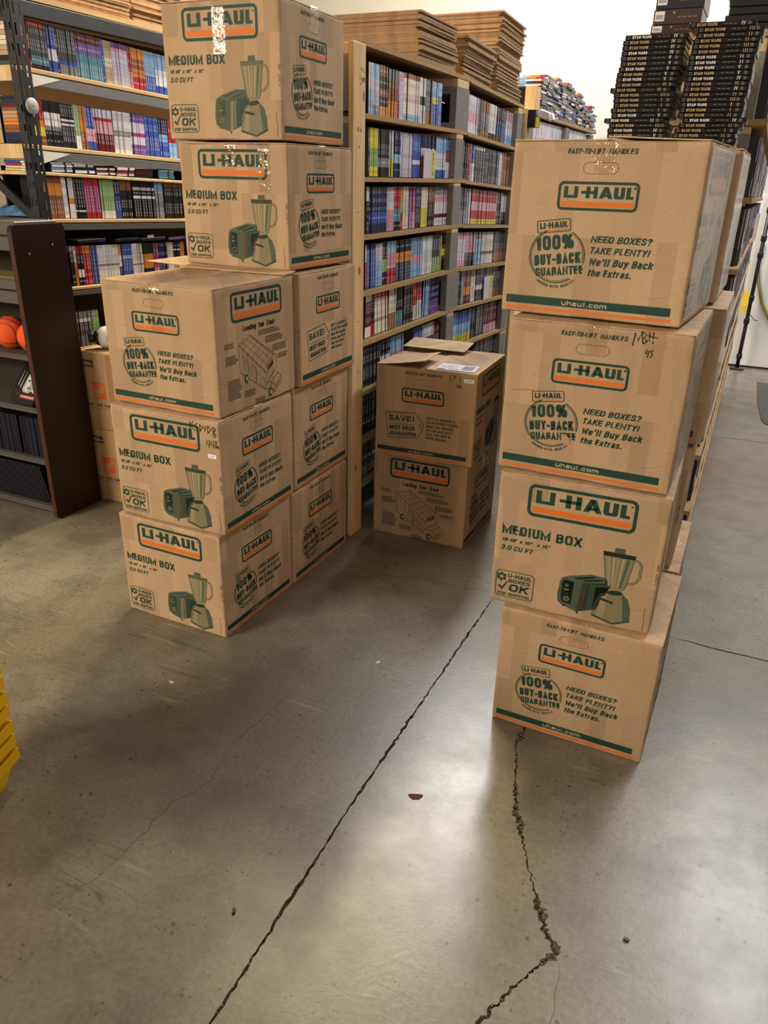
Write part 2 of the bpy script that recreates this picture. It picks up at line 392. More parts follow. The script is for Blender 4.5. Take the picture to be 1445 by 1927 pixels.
def build_floor():
    V = []; E = []; key = {}
    def vid(p):
        k = (round(p.x, 5), round(p.y, 5))
        if k not in key: key[k] = len(V); V.append(Vector(k))
        return key[k]
    def chain(pts):
        ids = [vid(p) for p in pts]
        for a, b in zip(ids[:-1], ids[1:]):
            if a != b: E.append((a, b))
    xs = [FX0 + i * .5 for i in range(21)]; 
    ring = [Vector((FX0, FY0)), Vector((FX1, FY0)), Vector((FX1, FY1)), Vector((FX0, FY1)), Vector((FX0, FY0))]
    chain(ring)
    for c, l, r, d in LINES:
        chain([c[0]] + l[1:-1] + [c[-1]]); chain([c[0]] + r[1:-1] + [c[-1]]); chain(c)
    v, e, f, ov, oe, of = delaunay_2d_cdt(V, E, [], 0, 1e-6)
    segs = []
    cell = {}
    for li, (c, l, r, d) in enumerate(LINES):
        for i, p in enumerate(c): 
            cell.setdefault((round(p.x, 4), round(p.y, 4)), d if 0 < i < len(c) - 1 else 0)
    polys = []
    for c, l, r, d in LINES: polys.append([c[0]] + l[1:-1] + [c[-1]] + r[1:-1][::-1])
    boxes = [(min(p.x for p in q), max(p.x for p in q), min(p.y for p in q), max(p.y for p in q)) for q in polys]
    def inside(p, q):
        x, y = p; n = len(q); r = False; j = n - 1
        for i in range(n):
            xi, yi = q[i]; xj, yj = q[j]
            if (yi > y) != (yj > y) and x < (xj - xi) * (y - yi) / (yj - yi) + xi: r = not r
            j = i
        return r
    mb = MB(); rr = random.Random(3)
    vs = []
    for p in v:
        d = cell.get((round(p.x, 4), round(p.y, 4)), 0)
        vs.append((p.x, p.y, -d * rr.uniform(.7, 1.2) if d else 0.0))
    mb.v = vs
    for t in f:
        c = sum((v[i] for i in t), Vector((0, 0))) / len(t)
        if not (FX0 < c.x < FX1 and FY0 < c.y < FY1): continue
        mi = 0
        for q, b in zip(polys, boxes):
            if b[0] <= c.x <= b[1] and b[2] <= c.y <= b[3] and inside(c, q): mi = 1; break
        t = list(t)
        a, b_, c_ = (Vector(v[i]) for i in t[:3])
        if (b_ - a).cross(c_ - a) < 0: t.reverse()
        mb.f.append(t); mb.c.append((1, 1, 1, 1)); mb.m.append(mi); mb.s.append(False)
    return struct('floor', mb.mesh('floor', [FLOOR, CRACK]))
build_floor()
ZC = 4.6
struct('wall_back', MB().box(FX0, 7.95, 0, FX1, 8.05, ZC).mesh('wall_back', [WALL]))
struct('wall_left', MB().box(FX0 - .1, FY0, 0, FX0, 8.05, ZC).mesh('wall_left', [SIDE]))
struct('wall_right', MB().box(FX1, FY0, 0, FX1 + .1, 8.05, ZC).mesh('wall_right', [SIDE]))
struct('wall_front', MB().box(FX0 - .1, FY0 - .1, 0, FX1 + .1, FY0, ZC).mesh('wall_front', [SIDE]))
struct('ceiling', MB().box(FX0 - .1, FY0 - .1, ZC, FX1 + .1, 8.05, ZC + .1).mesh('ceiling', [CEIL]))
struct('baseboard_back', MB().box(-.9, 7.93, 0, FX1, 7.949, .02).mesh('baseboard_back', [STEEL_K]))
struct('trim_1', MB().box(-.9, 7.925, .021, FX1, 7.949, 1.5).mesh('trim_1', [WALLGLOSS]))

def crumbs():
    r = random.Random(11); mb = MB()
    for li, n in ((4, 190), (5, 110), (0, 170)):
        c, l, rr_, d = LINES[li]
        for _ in range(n):
            i = r.randrange(1, len(c) - 1)
            if li == 0 and not (.2 < c[i].y < 1.6): continue
            if c[i].y > 1.93 and li == 4: continue
            p = c[i].lerp(l[i] if r.random() < .5 else rr_[i], r.uniform(0, .95)); s = r.uniform(.0008, .0028)
            M = Matrix.Translation((p.x, p.y, -d * .5 + s * .5)) @ Matrix.Rotation(r.uniform(0, 6.28), 4, 'Z') @ Matrix.Rotation(r.uniform(-.6, .6), 4, 'X')
            mb.bbox(-s, -s * .8, -s * .6, s, s * .8, s * .6, s * .45, M=M)
    o = obj('concrete_crumbs', mb.mesh('concrete_crumbs', [CRUMB]))
    tag(o, 'loose grey concrete crumbs lying in the floor cracks', 'crumbs', kind='stuff')
crumbs()
mb = MB()
mb.prism([(.018 * cos(a) * (1 + .3 * sin(3 * a)), .013 * sin(a) * (1 + .25 * cos(2 * a))) for a in [i * .4488 for i in range(14)]], 0, .0012)
tag(obj('leaf_scrap', mb.mesh('leaf_scrap', [plain('dry_leaf', rgb(92, 66, 50), .8, .2)]), None, (-.58, 1.52, .0006), .4), 'small dry brown leaf scrap on bare floor right of the long joint', 'scrap')
r_ = random.Random(21)
for k, (x, y, lab) in enumerate([(-1.52, 1.63, 'white paper scrap on the floor before the left stack'), (-.95, 2.05, 'tiny white paper scrap on floor in the aisle'), (-.82, 1.0, 'dark pebble on the floor left of the long joint near the viewer'), (.02, 1.33, 'dark chip on the glossy floor right of the crack')]):
    s = .012 if k < 2 else .008
    mb = MB().prism([(s * cos(a) * r_.uniform(.6, 1.2), s * .6 * sin(a) * r_.uniform(.6, 1.2)) for a in [i * .785 for i in range(8)]], 0, .001 if k < 2 else .005)
    nm = 'paper_scrap' if k < 2 else ('pebble' if k == 2 else 'floor_chip')
    tag(obj(nm, mb.mesh(nm, [WHITEP if k < 2 else BLACK]), None, (x, y, .0006), k), lab, 'scrap')

# ------------------------------------------------------------------ printing on the boxes
GR = rgb(30, 62, 50); OR = rgb(214, 112, 38); BK = rgb(24, 26, 26); PALE = rgb(188, 168, 130); WH = rgb(236, 234, 238)
# condensed bold grotesque lettering drawn as strokes: glyph -> (width, [polylines]) in a unit cell
def _o(y0=0.0, y1=1.0, x0=0.0, x1=1.0):
    h = y1 - y0; w = x1 - x0; c = min(.2, .2 / max(h, .3)) if h < 1 else .17
    P = [(0, c), (0, 1 - c), (.08, 1 - c * .4), (.32, 1), (.68, 1), (.92, 1 - c * .4), (1, 1 - c), (1, c), (.92, c * .4), (.68, 0), (.32, 0), (.08, c * .4), (0, c)]
    return [(x0 + a * w, y0 + b * h) for a, b in P]
_O = _o(); X = .72; _ox = _o(0, X)
GLY = {
 'A': (.56, [[(0, 0), (.5, 1), (1, 0)], [(.2, .26), (.8, .26)]]), 'B': (.52, [[(0, 0), (0, 1), (.65, 1), (.9, .93), (.95, .76), (.88, .6), (.65, .54), (0, .54)], [(.65, .54), (.95, .45), (1, .27), (.93, .07), (.65, 0), (0, 0)]]),
 'C': (.52, [[(1, .66)] + _O[7:5:-1][::-1][:0] + [(1, .83), (.92, .93), (.68, 1), (.32, 1), (.08, .93), (0, .83), (0, .17), (.08, .07), (.32, 0), (.68, 0), (.92, .07), (1, .17), (1, .34)]]),
 'D': (.54, [[(0, 0), (0, 1), (.6, 1), (.9, .93), (1, .8), (1, .2), (.9, .07), (.6, 0), (0, 0)]]), 'E': (.46, [[(1, 1), (0, 1), (0, 0), (1, 0)], [(0, .53), (.9, .53)]]), 'F': (.44, [[(1, 1), (0, 1), (0, 0)], [(0, .5), (.88, .5)]]),
 'G': (.54, [[(1, .7), (1, .83), (.92, .93), (.68, 1), (.32, 1), (.08, .93), (0, .83), (0, .17), (.08, .07), (.32, 0), (.68, 0), (1, .14), (1, .48), (.55, .48)]]), 'H': (.54, [[(0, 0), (0, 1)], [(1, 0), (1, 1)], [(0, .52), (1, .52)]]), 'I': (.18, [[(.5, 0), (.5, 1)]]),
 'J': (.46, [[(1, 1), (1, .17), (.9, .05), (.5, 0), (.1, .05), (0, .17), (0, .3)]]), 'K': (.54, [[(0, 0), (0, 1)], [(1, 1), (.05, .45)], [(.35, .62), (1, 0)]]), 'L': (.44, [[(0, 1), (0, 0), (1, 0)]]), 'M': (.8, [[(0, 0), (0, 1), (.5, .1), (1, 1), (1, 0)]]),
 'N': (.62, [[(0, 0), (0, 1), (1, 0), (1, 1)]]), 'O': (.54, [_O]), 'P': (.5, [[(0, 0), (0, 1), (.65, 1), (.93, .93), (1, .74), (.93, .54), (.65, .46), (0, .46)]]), 'R': (.53, [[(0, 0), (0, 1), (.65, 1), (.93, .93), (.97, .76), (.9, .59), (.65, .52), (0, .52)], [(.6, .52), (.92, .4), (1, 0)]]),
 'S': (.5, [[(.98, .72), (.96, .88), (.75, 1), (.28, 1), (.03, .88), (.03, .68), (.25, .57), (.75, .46), (1, .34), (1, .14), (.78, 0), (.24, 0), (.02, .12), (0, .3)]]), 'T': (.5, [[(0, 1), (1, 1)], [(.5, 1), (.5, 0)]]), 'U': (.54, [[(0, 1), (0, .17), (.08, .07), (.32, 0), (.68, 0), (.92, .07), (1, .17), (1, 1)]]),
 'V': (.54, [[(0, 1), (.5, 0), (1, 1)]]), 'W': (.78, [[(0, 1), (.25, 0), (.5, .9), (.75, 0), (1, 1)]]), 'X': (.54, [[(0, 0), (1, 1)], [(0, 1), (1, 0)]]), 'Y': (.54, [[(0, 1), (.5, .46), (1, 1)], [(.5, .46), (.5, 0)]]),
 '0': (.52, [_O]), '1': (.3, [[(0, .8), (.75, .98), (.75, 0)]]), '2': (.5, [[(0, .74), (.05, .9), (.3, 1), (.7, 1), (.95, .88), (.95, .64), (.05, .1), (0, 0), (1, 0)]]), '3': (.5, [[(0, .78), (.08, .93), (.35, 1), (.7, 1), (.95, .88), (.93, .62), (.7, .53), (.4, .53)], [(.7, .53), (1, .4), (1, .14), (.72, 0), (.3, 0), (.05, .1), (0, .26)]]),
 '4': (.52, [[(.8, 0), (.8, 1), (0, .3), (1, .3)]]), '5': (.5, [[(.95, 1), (.1, 1), (.05, .5), (.35, .62), (.75, .6), (1, .45), (1, .16), (.75, 0), (.25, 0), (0, .2)]]), '6': (.52, [[(.97, .8), (.85, .95), (.6, 1), (.35, 1), (.08, .93), (0, .8), (0, .17), (.08, .07), (.32, 0), (.68, 0), (.95, .1), (1, .22), (1, .42), (.92, .54), (.65, .6), (.3, .57), (0, .42)]]),
 '8': (.52, [_o(.52, 1, .05, .95), _o(0, .52)]), '9': (.52, [[(0, .2), (.3, 0), (.7, 0), (1, .2), (1, .83), (.7, 1), (.3, 1), (0, .83), (0, .6), (.3, .45), (.7, .45), (1, .6)]]),
 '-': (.3, [[(0, .42), (1, .42)]]), '.': (.15, [[(.5, 0), (.5, .03)]]), '!': (.16, [[(.5, 1), (.5, .32)], [(.5, 0), (.5, .03)]]), "'": (.15, [[(.6, 1), (.4, .76)]]), '"': (.28, [[(.1, 1), (.1, .76)], [(.9, 1), (.9, .76)]]), '/': (.36, [[(0, 0), (1, 1)]]),
 '?': (.46, [[(0, .7), (.05, .9), (.3, 1), (.7, 1), (.97, .88), (.97, .68), (.55, .48), (.5, .3)], [(.5, 0), (.5, .03)]]), '%': (.8, [_o(.5, 1, 0, .36), _o(0, .5, .64, 1), [(.2, 0), (.8, 1)]]), '$': (.5, [[(.98, .72), (.96, .86), (.75, .95), (.28, .95), (.03, .85), (.03, .68), (.25, .57), (.75, .46), (1, .34), (1, .16), (.78, .06), (.24, .06), (.02, .15), (0, .3)], [(.5, 1.05), (.5, -.05)]]),
 'a': (.48, [[(.04, .58), (.15, .7), (.5, X), (.85, .68), (.95, .56), (.95, .0)], [(.95, .42), (.3, .4), (.03, .3), (.03, .1), (.3, 0), (.7, .04), (.95, .2)]]), 'b': (.48, [[(0, 0), (0, 1)], _ox]), 'c': (.46, [[(1, .52), (.9, .68), (.6, X), (.35, X), (.08, .65), (0, .55), (0, .17), (.08, .07), (.35, 0), (.6, 0), (.9, .05), (1, .2)]]), 'd': (.48, [[(1, 0), (1, 1)], _ox]),
 'e': (.48, [[(0, .36), (1, .36), (1, .55), (.92, .66), (.65, X), (.35, X), (.08, .65), (0, .55), (0, .17), (.08, .07), (.35, 0), (.65, 0), (.92, .06), (1, .18)]]), 'g': (.48, [_ox, [(1, X), (1, -.12), (.9, -.22), (.5, -.26), (.1, -.2)]]), 'h': (.48, [[(0, 0), (0, 1)], [(0, .52), (.2, .68), (.55, X), (.9, .66), (1, .52), (1, 0)]]), 'i': (.17, [[(.5, 0), (.5, X)], [(.5, .94), (.5, 1)]]),
 'k': (.48, [[(0, 0), (0, 1)], [(.95, X), (.05, .33)], [(.35, .47), (1, 0)]]), 'l': (.17, [[(.5, 0), (.5, 1)]]), 'm': (.76, [[(0, 0), (0, X)], [(0, .55), (.15, .7), (.35, X), (.5, .6), (.5, 0)], [(.5, .55), (.65, .7), (.85, X), (1, .6), (1, 0)]]), 'n': (.48, [[(0, 0), (0, X)], [(0, .52), (.2, .68), (.55, X), (.9, .66), (1, .52), (1, 0)]]), 'o': (.48, [_ox]),
 'r': (.34, [[(0, 0), (0, X)], [(0, .48), (.3, .68), (1, X)]]), 's': (.45, [[(.95, .56), (.85, .68), (.6, X), (.3, X), (.05, .62), (.06, .48), (.4, .38), (.8, .3), (1, .2), (.95, .06), (.65, 0), (.3, 0), (.05, .06), (0, .2)]]), 't': (.34, [[(.4, .95), (.4, .12), (.6, 0), (1, 0)], [(0, X), (1, X)]]), 'u': (.48, [[(0, X), (0, .17), (.1, .05), (.4, 0), (.75, .04), (1, .2)], [(1, X), (1, 0)]]), 'v': (.48, [[(0, X), (.5, 0), (1, X)]]), 'z': (.44, [[(0, X), (1, X), (0, 0), (1, 0)]]),
 'w': (.68, [[(0, X), (.25, 0), (.5, .65), (.75, 0), (1, X)]]), 'x': (.46, [[(0, 0), (1, X)], [(0, X), (1, 0)]]), 'y': (.48, [[(0, X), (.5, .05)], [(1, X), (.5, 0), (.35, -.22), (.05, -.25)]]), 'f': (.34, [[(.45, 0), (.45, .85), (.65, 1), (1, 1)], [(0, X), (.95, X)]]), 'p': (.48, [[(0, -.26), (0, X)], _ox]),
}
def text(mb, s, x0, y0, x1, y1, col, slant=0.0, rot=0.0, bold=.018, z=0, piv=None):
    """fit s into the box; stroke weight follows bold; slant shears to the right"""
    h = y1 - y0; sw = min(.31, .165 + bold * 1.9); gap = .07 + sw * .25
    adv = []; tot = 0
    for ch in s:
        w = .28 if ch == ' ' else GLY[ch][0] + sw * .55; adv.append((tot, w)); tot += w + gap
    tot -= gap; W = x1 - x0 - slant * h; kx = W / tot; c, sn = cos(rot), sin(rot); px_, py_ = piv if piv else (x0, y0)
    st = sw * min(h, kx * 1.5)
    for ch, (a, w) in zip(s, adv):
        if ch == ' ': continue
        for pl in GLY[ch][1]:
            P = []
            for u, v in pl:
                yy = st / 2 + v * (h - st) if v >= 0 else st / 2 + v * h
                xx = a * kx + st / 2 + u * (w * kx - st)
                P.append((xx + yy * slant, yy))
            # square caps: lengthen the open ends a little
            closed = P[0] == P[-1]
            if not closed:
                for i, j in ((0, 1), (-1, -2)):
                    e = st * .48 if math.dist(P[i], P[j]) > .42 * h or len(P) == 2 else 0
                    d = Vector(P[i]) - Vector(P[j]); d.normalize(); vert = abs(d.y) > .8
                    P[i] = (P[i][0] + d.x * e, P[i][1] + d.y * e)
            else: P = P[:-1]
            Q = []
            for x, y in P:
                x += x0 - px_; y += y0 - py_
                Q.append((px_ + x * c - y * sn, py_ + x * sn + y * c))
            mb.ribbon(Q, st, col, z, closed)
    return mb
def rrect(x0, y0, x1, y1, r, n=5):
    p = []
    for cx, cy, a0 in ((x1 - r, y1 - r, 0), (x0 + r, y1 - r, pi / 2), (x0 + r, y0 + r, pi), (x1 - r, y0 + r, 1.5 * pi)):
        for i in range(n + 1):
            a = a0 + pi / 2 * i / n; p.append((cx + r * cos(a), cy + r * sin(a)))
    return p
def wordmark(mb, x0, y0, x1, y1, col, M=None, z=0):
    W, H = x1 - x0, y1 - y0
    def P(*pts): mb.poly([(x0 + a * W, y0 + b * H) for a, b in pts], col, z)
    def B(a, b, c, d): P((a, b), (c, b), (c, d), (a, d))
    s = .056; b = .24
    B(0, 0, s, 1); B(s, 0, .205 - s, b); B(.205 - s, 0, .205, 1)
    B(.255, .38, .49, .62); B(.325, 0, .325 + s, 1); B(.434, 0, .49, 1)
    P((.515, 0), (.575, 0), (.64, 1), (.580, 1)); P((.580, 1), (.64, 1), (.71, 0), (.65, 0)); B(.56, .16, .665, .38); P((.58, 1), (.61, .72), (.64, 1))
    P((.725, .16), (.745, 0), (.782, b), (.782, 1), (.725, 1)); P((.745, 0), (.855, 0), (.82, b), (.782, b)); P((.855, 0), (.876, .16), (.876, 1), (.82, 1), (.82, b))
    B(.9, 0, .9 + s, 1); B(.9 + s, 0, 1.0, b)
    return mb
def frame(mb, x0, y0, x1, y1, r, w, col):
    return mb.ribbon(rrect(x0, y0, x1, y1, r), w, col, 0, True)
def logo_mesh(x0, y0, x1, y1, nm):
    W, H = x1 - x0, y1 - y0; mb = MB(); t = H * .095
    frame(mb, x0 + t / 2, y0 + t / 2, x1 - t / 2, y1 - t / 2, H * .15, t, GR)
    wordmark(mb, x0 + W * .075, y0 + H * .43, x0 + W * .935, y0 + H * .83, GR)
    mb.rect(x0 + W * .05, y0 + H * .14, x0 + W * .95, y0 + H * .31, OR)
    mb.poly([(x0 + W * .945 + .003 * cos(a), y0 + H * .8 + .003 * sin(a)) for a in [i * .785 for i in range(8)]], GR)
    return mb.mesh(nm, [INK])
LOGO_BIG = logo_mesh(.085, .295, .379, .391, 'large_logo')
LOGO_MID = logo_mesh(.124, .255, .319, .320, 'small_logo')

def lettering_A():
    mb = MB()
    text(mb, 'MEDIUM', .020, .227, .158, .256, GR, 0, 0, .03); text(mb, 'BOX', .175, .227, .246, .256, GR, 0, 0, .03)
    text(mb, '18', .021, .203, .040, .214, GR, .25); text(mb, '1/8"', .044, .203, .066, .214, GR, .25); text(mb, 'x 18"', .073, .203, .112, .214, GR, .25); text(mb, 'x 16"', .123, .203, .163, .214, GR, .25)
    text(mb, '3.0 CU FT', .020, .176, .116, .191, GR, .25)
    text(mb, 'U-HAUL MED', .449, .158, .456, .222, BK, 0) if False else None
    for i, ch in enumerate('U-HAUL MED'):
        if ch != ' ': text(mb, ch, .4505, .158 + i * .0064, .4565, .1625 + i * .0064, BK, 0, 0, .01)
    mb.rect(.4405, .010, .4415, .050, BK); 
    for k in range(6): mb.rect(.4375, .052 + k * .005, .4395, .055 + k * .005, BK)
    return mb.mesh('lettering', [INK])
def badge_A():
    mb = MB(); frame(mb, .015, .023, .127, .108, .012, .0022, GR)
    for i, (a, b) in enumerate(((.022, .092), (.031, .096), (.040, .092), (.022, .082), (.031, .078), (.040, .082))):
        mb.poly([(a - .0042, b - .003), (a, b - .0055), (a + .0042, b - .003), (a + .0042, b + .003), (a, b + .0055), (a - .0042, b + .003)], GR)
    text(mb, 'U-HAUL', .050, .088, .120, .101, GR, 0, 0, .03); text(mb, 'BOXES', .053, .072, .116, .084, GR, 0, 0, .03)
    text(mb, 'OK', .055, .043, .115, .068, GR, .15, 0, .04); mb.poly([(.022, .055), (.028, .060), (.033, .052), (.048, .075), (.052, .075), (.035, .043)], GR)
    text(mb, 'FOR SHIPPING', .024, .027, .117, .037, GR, 0, 0, .02)
    return mb.mesh('shipping_badge', [INK])
def picture_A():
    d0 = rgb(30, 50, 40); d1 = rgb(48, 66, 53); d2 = rgb(72, 84, 66); d3 = rgb(124, 116, 88); d4 = rgb(148, 132, 102); d5 = rgb(168, 146, 112); ln = rgb(54, 66, 52)
    mb = MB()
    # toaster: body side, front, top
    mb.poly([(.264, .121), (.338, .134), (.340, .128), (.308, .045), (.255, .025)], d1)
    mb.poly([(.262, .115), (.274, .121), (.268, .030), (.255, .025)], d4); mb.poly([(.276, .119), (.284, .123), (.280, .036), (.271, .032)], d3); mb.poly([(.300, .115), (.338, .125), (.309, .055), (.298, .05)], d0)
    mb.poly([(.201, .111), (.205, .124), (.217, .131), (.264, .121), (.255, .025), (.211, .038), (.200, .047), (.197, .07)], d2)
    mb.poly([(.207, .108), (.213, .120), (.240, .117), (.238, .045), (.214, .048), (.208, .058)], d0)
    mb.poly([(.217, .132), (.285, .152), (.322, .150), (.339, .136), (.336, .130), (.266, .121)], d2)
    mb.poly([(.238, .131), (.290, .146), (.297, .144), (.247, .129)], d0); mb.poly([(.262, .128), (.312, .142), (.319, .140), (.270, .126)], d0)
    mb.poly([(.247, .129), (.290, .1415), (.293, .1405), (.250, .128)], d5)
    for cx, cy, r, c in ((.221, .103, .006, d2), (.224, .060, .009, d3), (.224, .060, .006, d1)): mb.poly([(cx + r * cos(a), cy + r * sin(a) * .9) for a in [i * .524 for i in range(12)]], c, .0001)
    mb.rect(.214, .088, .228, .091, d4, .0001)
    mb.rect(.216, .034, .222, .040, d0); mb.rect(.256, .019, .261, .027, d0)
    # blender jar
    mb.poly([(.307, .232), (.393, .233), (.379, .135), (.372, .121), (.330, .119), (.324, .135)], d3)
    mb.poly([(.307, .232), (.393, .233), (.391, .220), (.310, .219)], d2); mb.poly([(.336, .233), (.337, .247), (.363, .248), (.364, .233)], d2)
    for a, b, c in ((.316, .328, d4), (.334, .340, d5), (.345, .352, d4), (.360, .366, d5), (.372, .380, d2)):
        k = lambda u, t: u + (.350 - u) * (.45 * t)
        mb.poly([(a, .217), (b, .217), (k(b, 1), .128), (k(a, 1), .128)], c, .0001)
    mb.ribbon([(.307, .232), (.324, .135), (.330, .119)], .0014, ln, .0002); mb.ribbon([(.393, .233), (.379, .135), (.372, .121)], .0014, ln, .0002)
    mb.ribbon([(.391, .221), (.404, .217), (.411, .206), (.410, .185), (.411, .172), (.403, .155), (.392, .147), (.379, .146)], .0065, d1); mb.ribbon([(.391, .221), (.404, .217), (.411, .206), (.410, .185), (.411, .172), (.403, .155), (.392, .147), (.379, .146)], .0035, d4, .0001)
    # blender base
    mb.poly([(.330, .108), (.374, .112), (.390, .098), (.400, .070), (.403, .032), (.358, .013), (.300, .028), (.303, .070), (.316, .097)], d3)
    mb.poly([(.372, .110), (.390, .098), (.400, .070), (.403, .032), (.385, .024), (.378, .08)], d2, .0001); mb.poly([(.318, .09), (.335, .100), (.332, .026), (.312, .029)], d4, .0001)
    mb.poly([(.300, .030), (.358, .015), (.403, .034), (.404, .028), (.358, .009), (.299, .024)], d1, .0002)
    mb.poly([(.329, .107), (.340, .116), (.366, .119), (.376, .111), (.362, .104), (.342, .102)], d0, .0002)
    mb.poly([(.316, .088), (.352, .081), (.353, .073), (.317, .080)], d0, .0003)
    mb.ribbon([(.330, .108), (.316, .097), (.303, .070), (.300, .028)], .0012, ln, .0003)
    return mb.mesh('kitchen_picture', [INK])

def lettering_B(save=False):
    mb = MB()
    text(mb, 'EASY-TO-LIFT', .138, .380, .228, .392, GR, .25); text(mb, 'HANDLES', .236, .380, .305, .392, GR, .25)
    if not save:
        text(mb, 'NEED BOXES?', .218, .183, .367, .199, GR, .25, 0, .025); text(mb, 'TAKE PLENTY!', .218, .157, .366, .173, GR, .25, 0, .025)
        text(mb, "We'll Buy Back", .219, .129, .378, .147, GR, .25, 0, .025); text(mb, 'the Extras.', .219, .104, .331, .121, GR, .25, 0, .025)
    else:
        for i, (s, x1) in enumerate((('BUY A BUNDLE-', .382), ('SAVE EVEN MORE!', .392), ('Beat Our Bundle', .369), ("Prices and We'll", .366), ('Give You $20 in', .358), ('FREE Boxes!', .340))):
            text(mb, s, .243, .190 - i * .0178, x1, .202 - i * .0178, GR, .2)
    return mb.mesh('lettering', [INK])
def slot_B():
    mb = MB(); p = rrect(.180, .337, .263, .362, .0122, 6); q = []
    for a, b in zip(p, p[1:] + p[:1]):
        L = math.dist(a, b); n = max(1, round(L / .004))
        for i in range(n): q.append((a[0] + (b[0] - a[0]) * i / n, a[1] + (b[1] - a[1]) * i / n))
    for i in range(0, len(q) - 1, 2): mb.ribbon([q[i], q[i + 1]], .0014, BK)
    return mb.mesh('handle_perforation', [INK])
def seal_B():
    mb = MB(); rot = radians(7.2); cx, cy = .137, .146
    def arc(r, a0, a1, w, col=GR, ry=None):
        n = 40; mb.ribbon([(cx + r * cos(radians(a0 + (a1 - a0) * i / n)), cy + (ry or r) * .93 * sin(radians(a0 + (a1 - a0) * i / n))) for i in range(n + 1)], w, col)
    arc(.0705, 115, 222, .0026); arc(.0665, 118, 218, .0011); arc(.0705, -12, 62, .0026); arc(.0665, -10, 58, .0011)
    arc(.0690, 234, 306, .0026); arc(.0650, 236, 304, .0011)
    pv = (.076, .150)
    text(mb, '100%', .083, .154, .180, .189, GR, .0, rot, .035, piv=pv); text(mb, 'BUY-BACK', .078, .119, .196, .145, GR, 0, rot, .035, piv=pv); text(mb, 'GUARANTEE', .080, .092, .203, .113, GR, 0, rot, .03, piv=pv)
    s = 'UNUSED-WITH RECEIPT'
    for i, ch in enumerate(s):
        if ch == ' ': continue
        a = radians(236 + 74 * i / (len(s) - 1)); x = cx + .0765 * cos(a); y = cy + .0765 * .97 * sin(a)
        text(mb, ch, x - .0022, y - .0035, x + .0022, y + .0035, GR, 0, a + pi / 2, .01, piv=(x, y))
    # cap with the word mark
    c0 = MB(); frame(c0, .080, .203, .164, .231, .004, .002, GR); wordmark(c0, .086, .212, .157, .226, GR); c0.rect(.084, .2065, .160, .2085, OR)
    M = Matrix.Translation((.122, .217, 0)) @ Matrix.Rotation(rot, 4, 'Z') @ Matrix.Translation((-.122, -.217, 0))
    mb.join(c0, M)
    return mb.mesh('guarantee_seal', [INK])
def tag_D():
    mb = MB(); mb.ribbon([(.050, .200), (.189, .212), (.231, .166), (.230, .147), (.205, .099), (.066, .087)], .0024, GR, 0, True)
    mb.ribbon([(.215 + .007 * cos(a), .155 + .008 * sin(a)) for a in [i * .524 for i in range(12)]], .0018, GR, 0, True)
    rot = .05; pv = (.065, .15)
    text(mb, 'SAVE!', .066, .165, .190, .190, GR, .05, rot, .035, piv=pv); mb.poly([(.068, .150), (.190, .156), (.190, .158), (.068, .152)], GR)
    text(mb, 'BEST PRICE', .069, .124, .192, .143, GR, 0, rot, .03, piv=pv); text(mb, 'GUARANTEED', .072, .098, .196, .116, GR, 0, rot, .03, piv=pv)
    return mb.mesh('price_tag_print', [INK])
def stripe_B():
    mb = MB(); mb.rect(.013, .024, .432, .044, GR); mb.rect(.014, .010, .434, .017, OR); text(mb, 'uhaul.com', .163, .028, .278, .0395, PALE, 0, 0, .02, .0001)
    return mb.mesh('printed_stripe', [INK])
def lettering_C():
    mb = MB(); text(mb, 'Loading', .145, .262, .222, .280, BK, .2, 0, .02); text(mb, 'Your', .232, .262, .271, .280, BK, .2, 0, .02); text(mb, 'Truck', .281, .262, .332, .280, BK, .2, 0, .02)
    r = random.Random(5); G2 = rgb(70, 62, 48)
    words = ('pack heavy items', 'load the first', 'place boxes', 'tie down at', 'fill the floor', 'keep weight', 'near the wall', 'use blankets')
    for x0, y0, x1, n in ((.232, .236, .360, 3), (.271, .204, .390, 4), (.315, .168, .402, 4), (.346, .138, .418, 3), (.042, .218, .100, 3), (.044, .165, .112, 5), (.048, .048, .125, 11), (.140, .040, .205, 4), (.200, .006, .268, 3)):
        for i in range(n):
            y = y0 + (n - 1 - i) * .0062; x = x0; e = x1 - r.uniform(0, .25) * (x1 - x0)
            while x < e:
                w = r.uniform(.004, .012); mb.rect(x, y, min(e, x + w), y + .0034, G2); x += w + .002
    return mb.mesh('lettering', [INK])
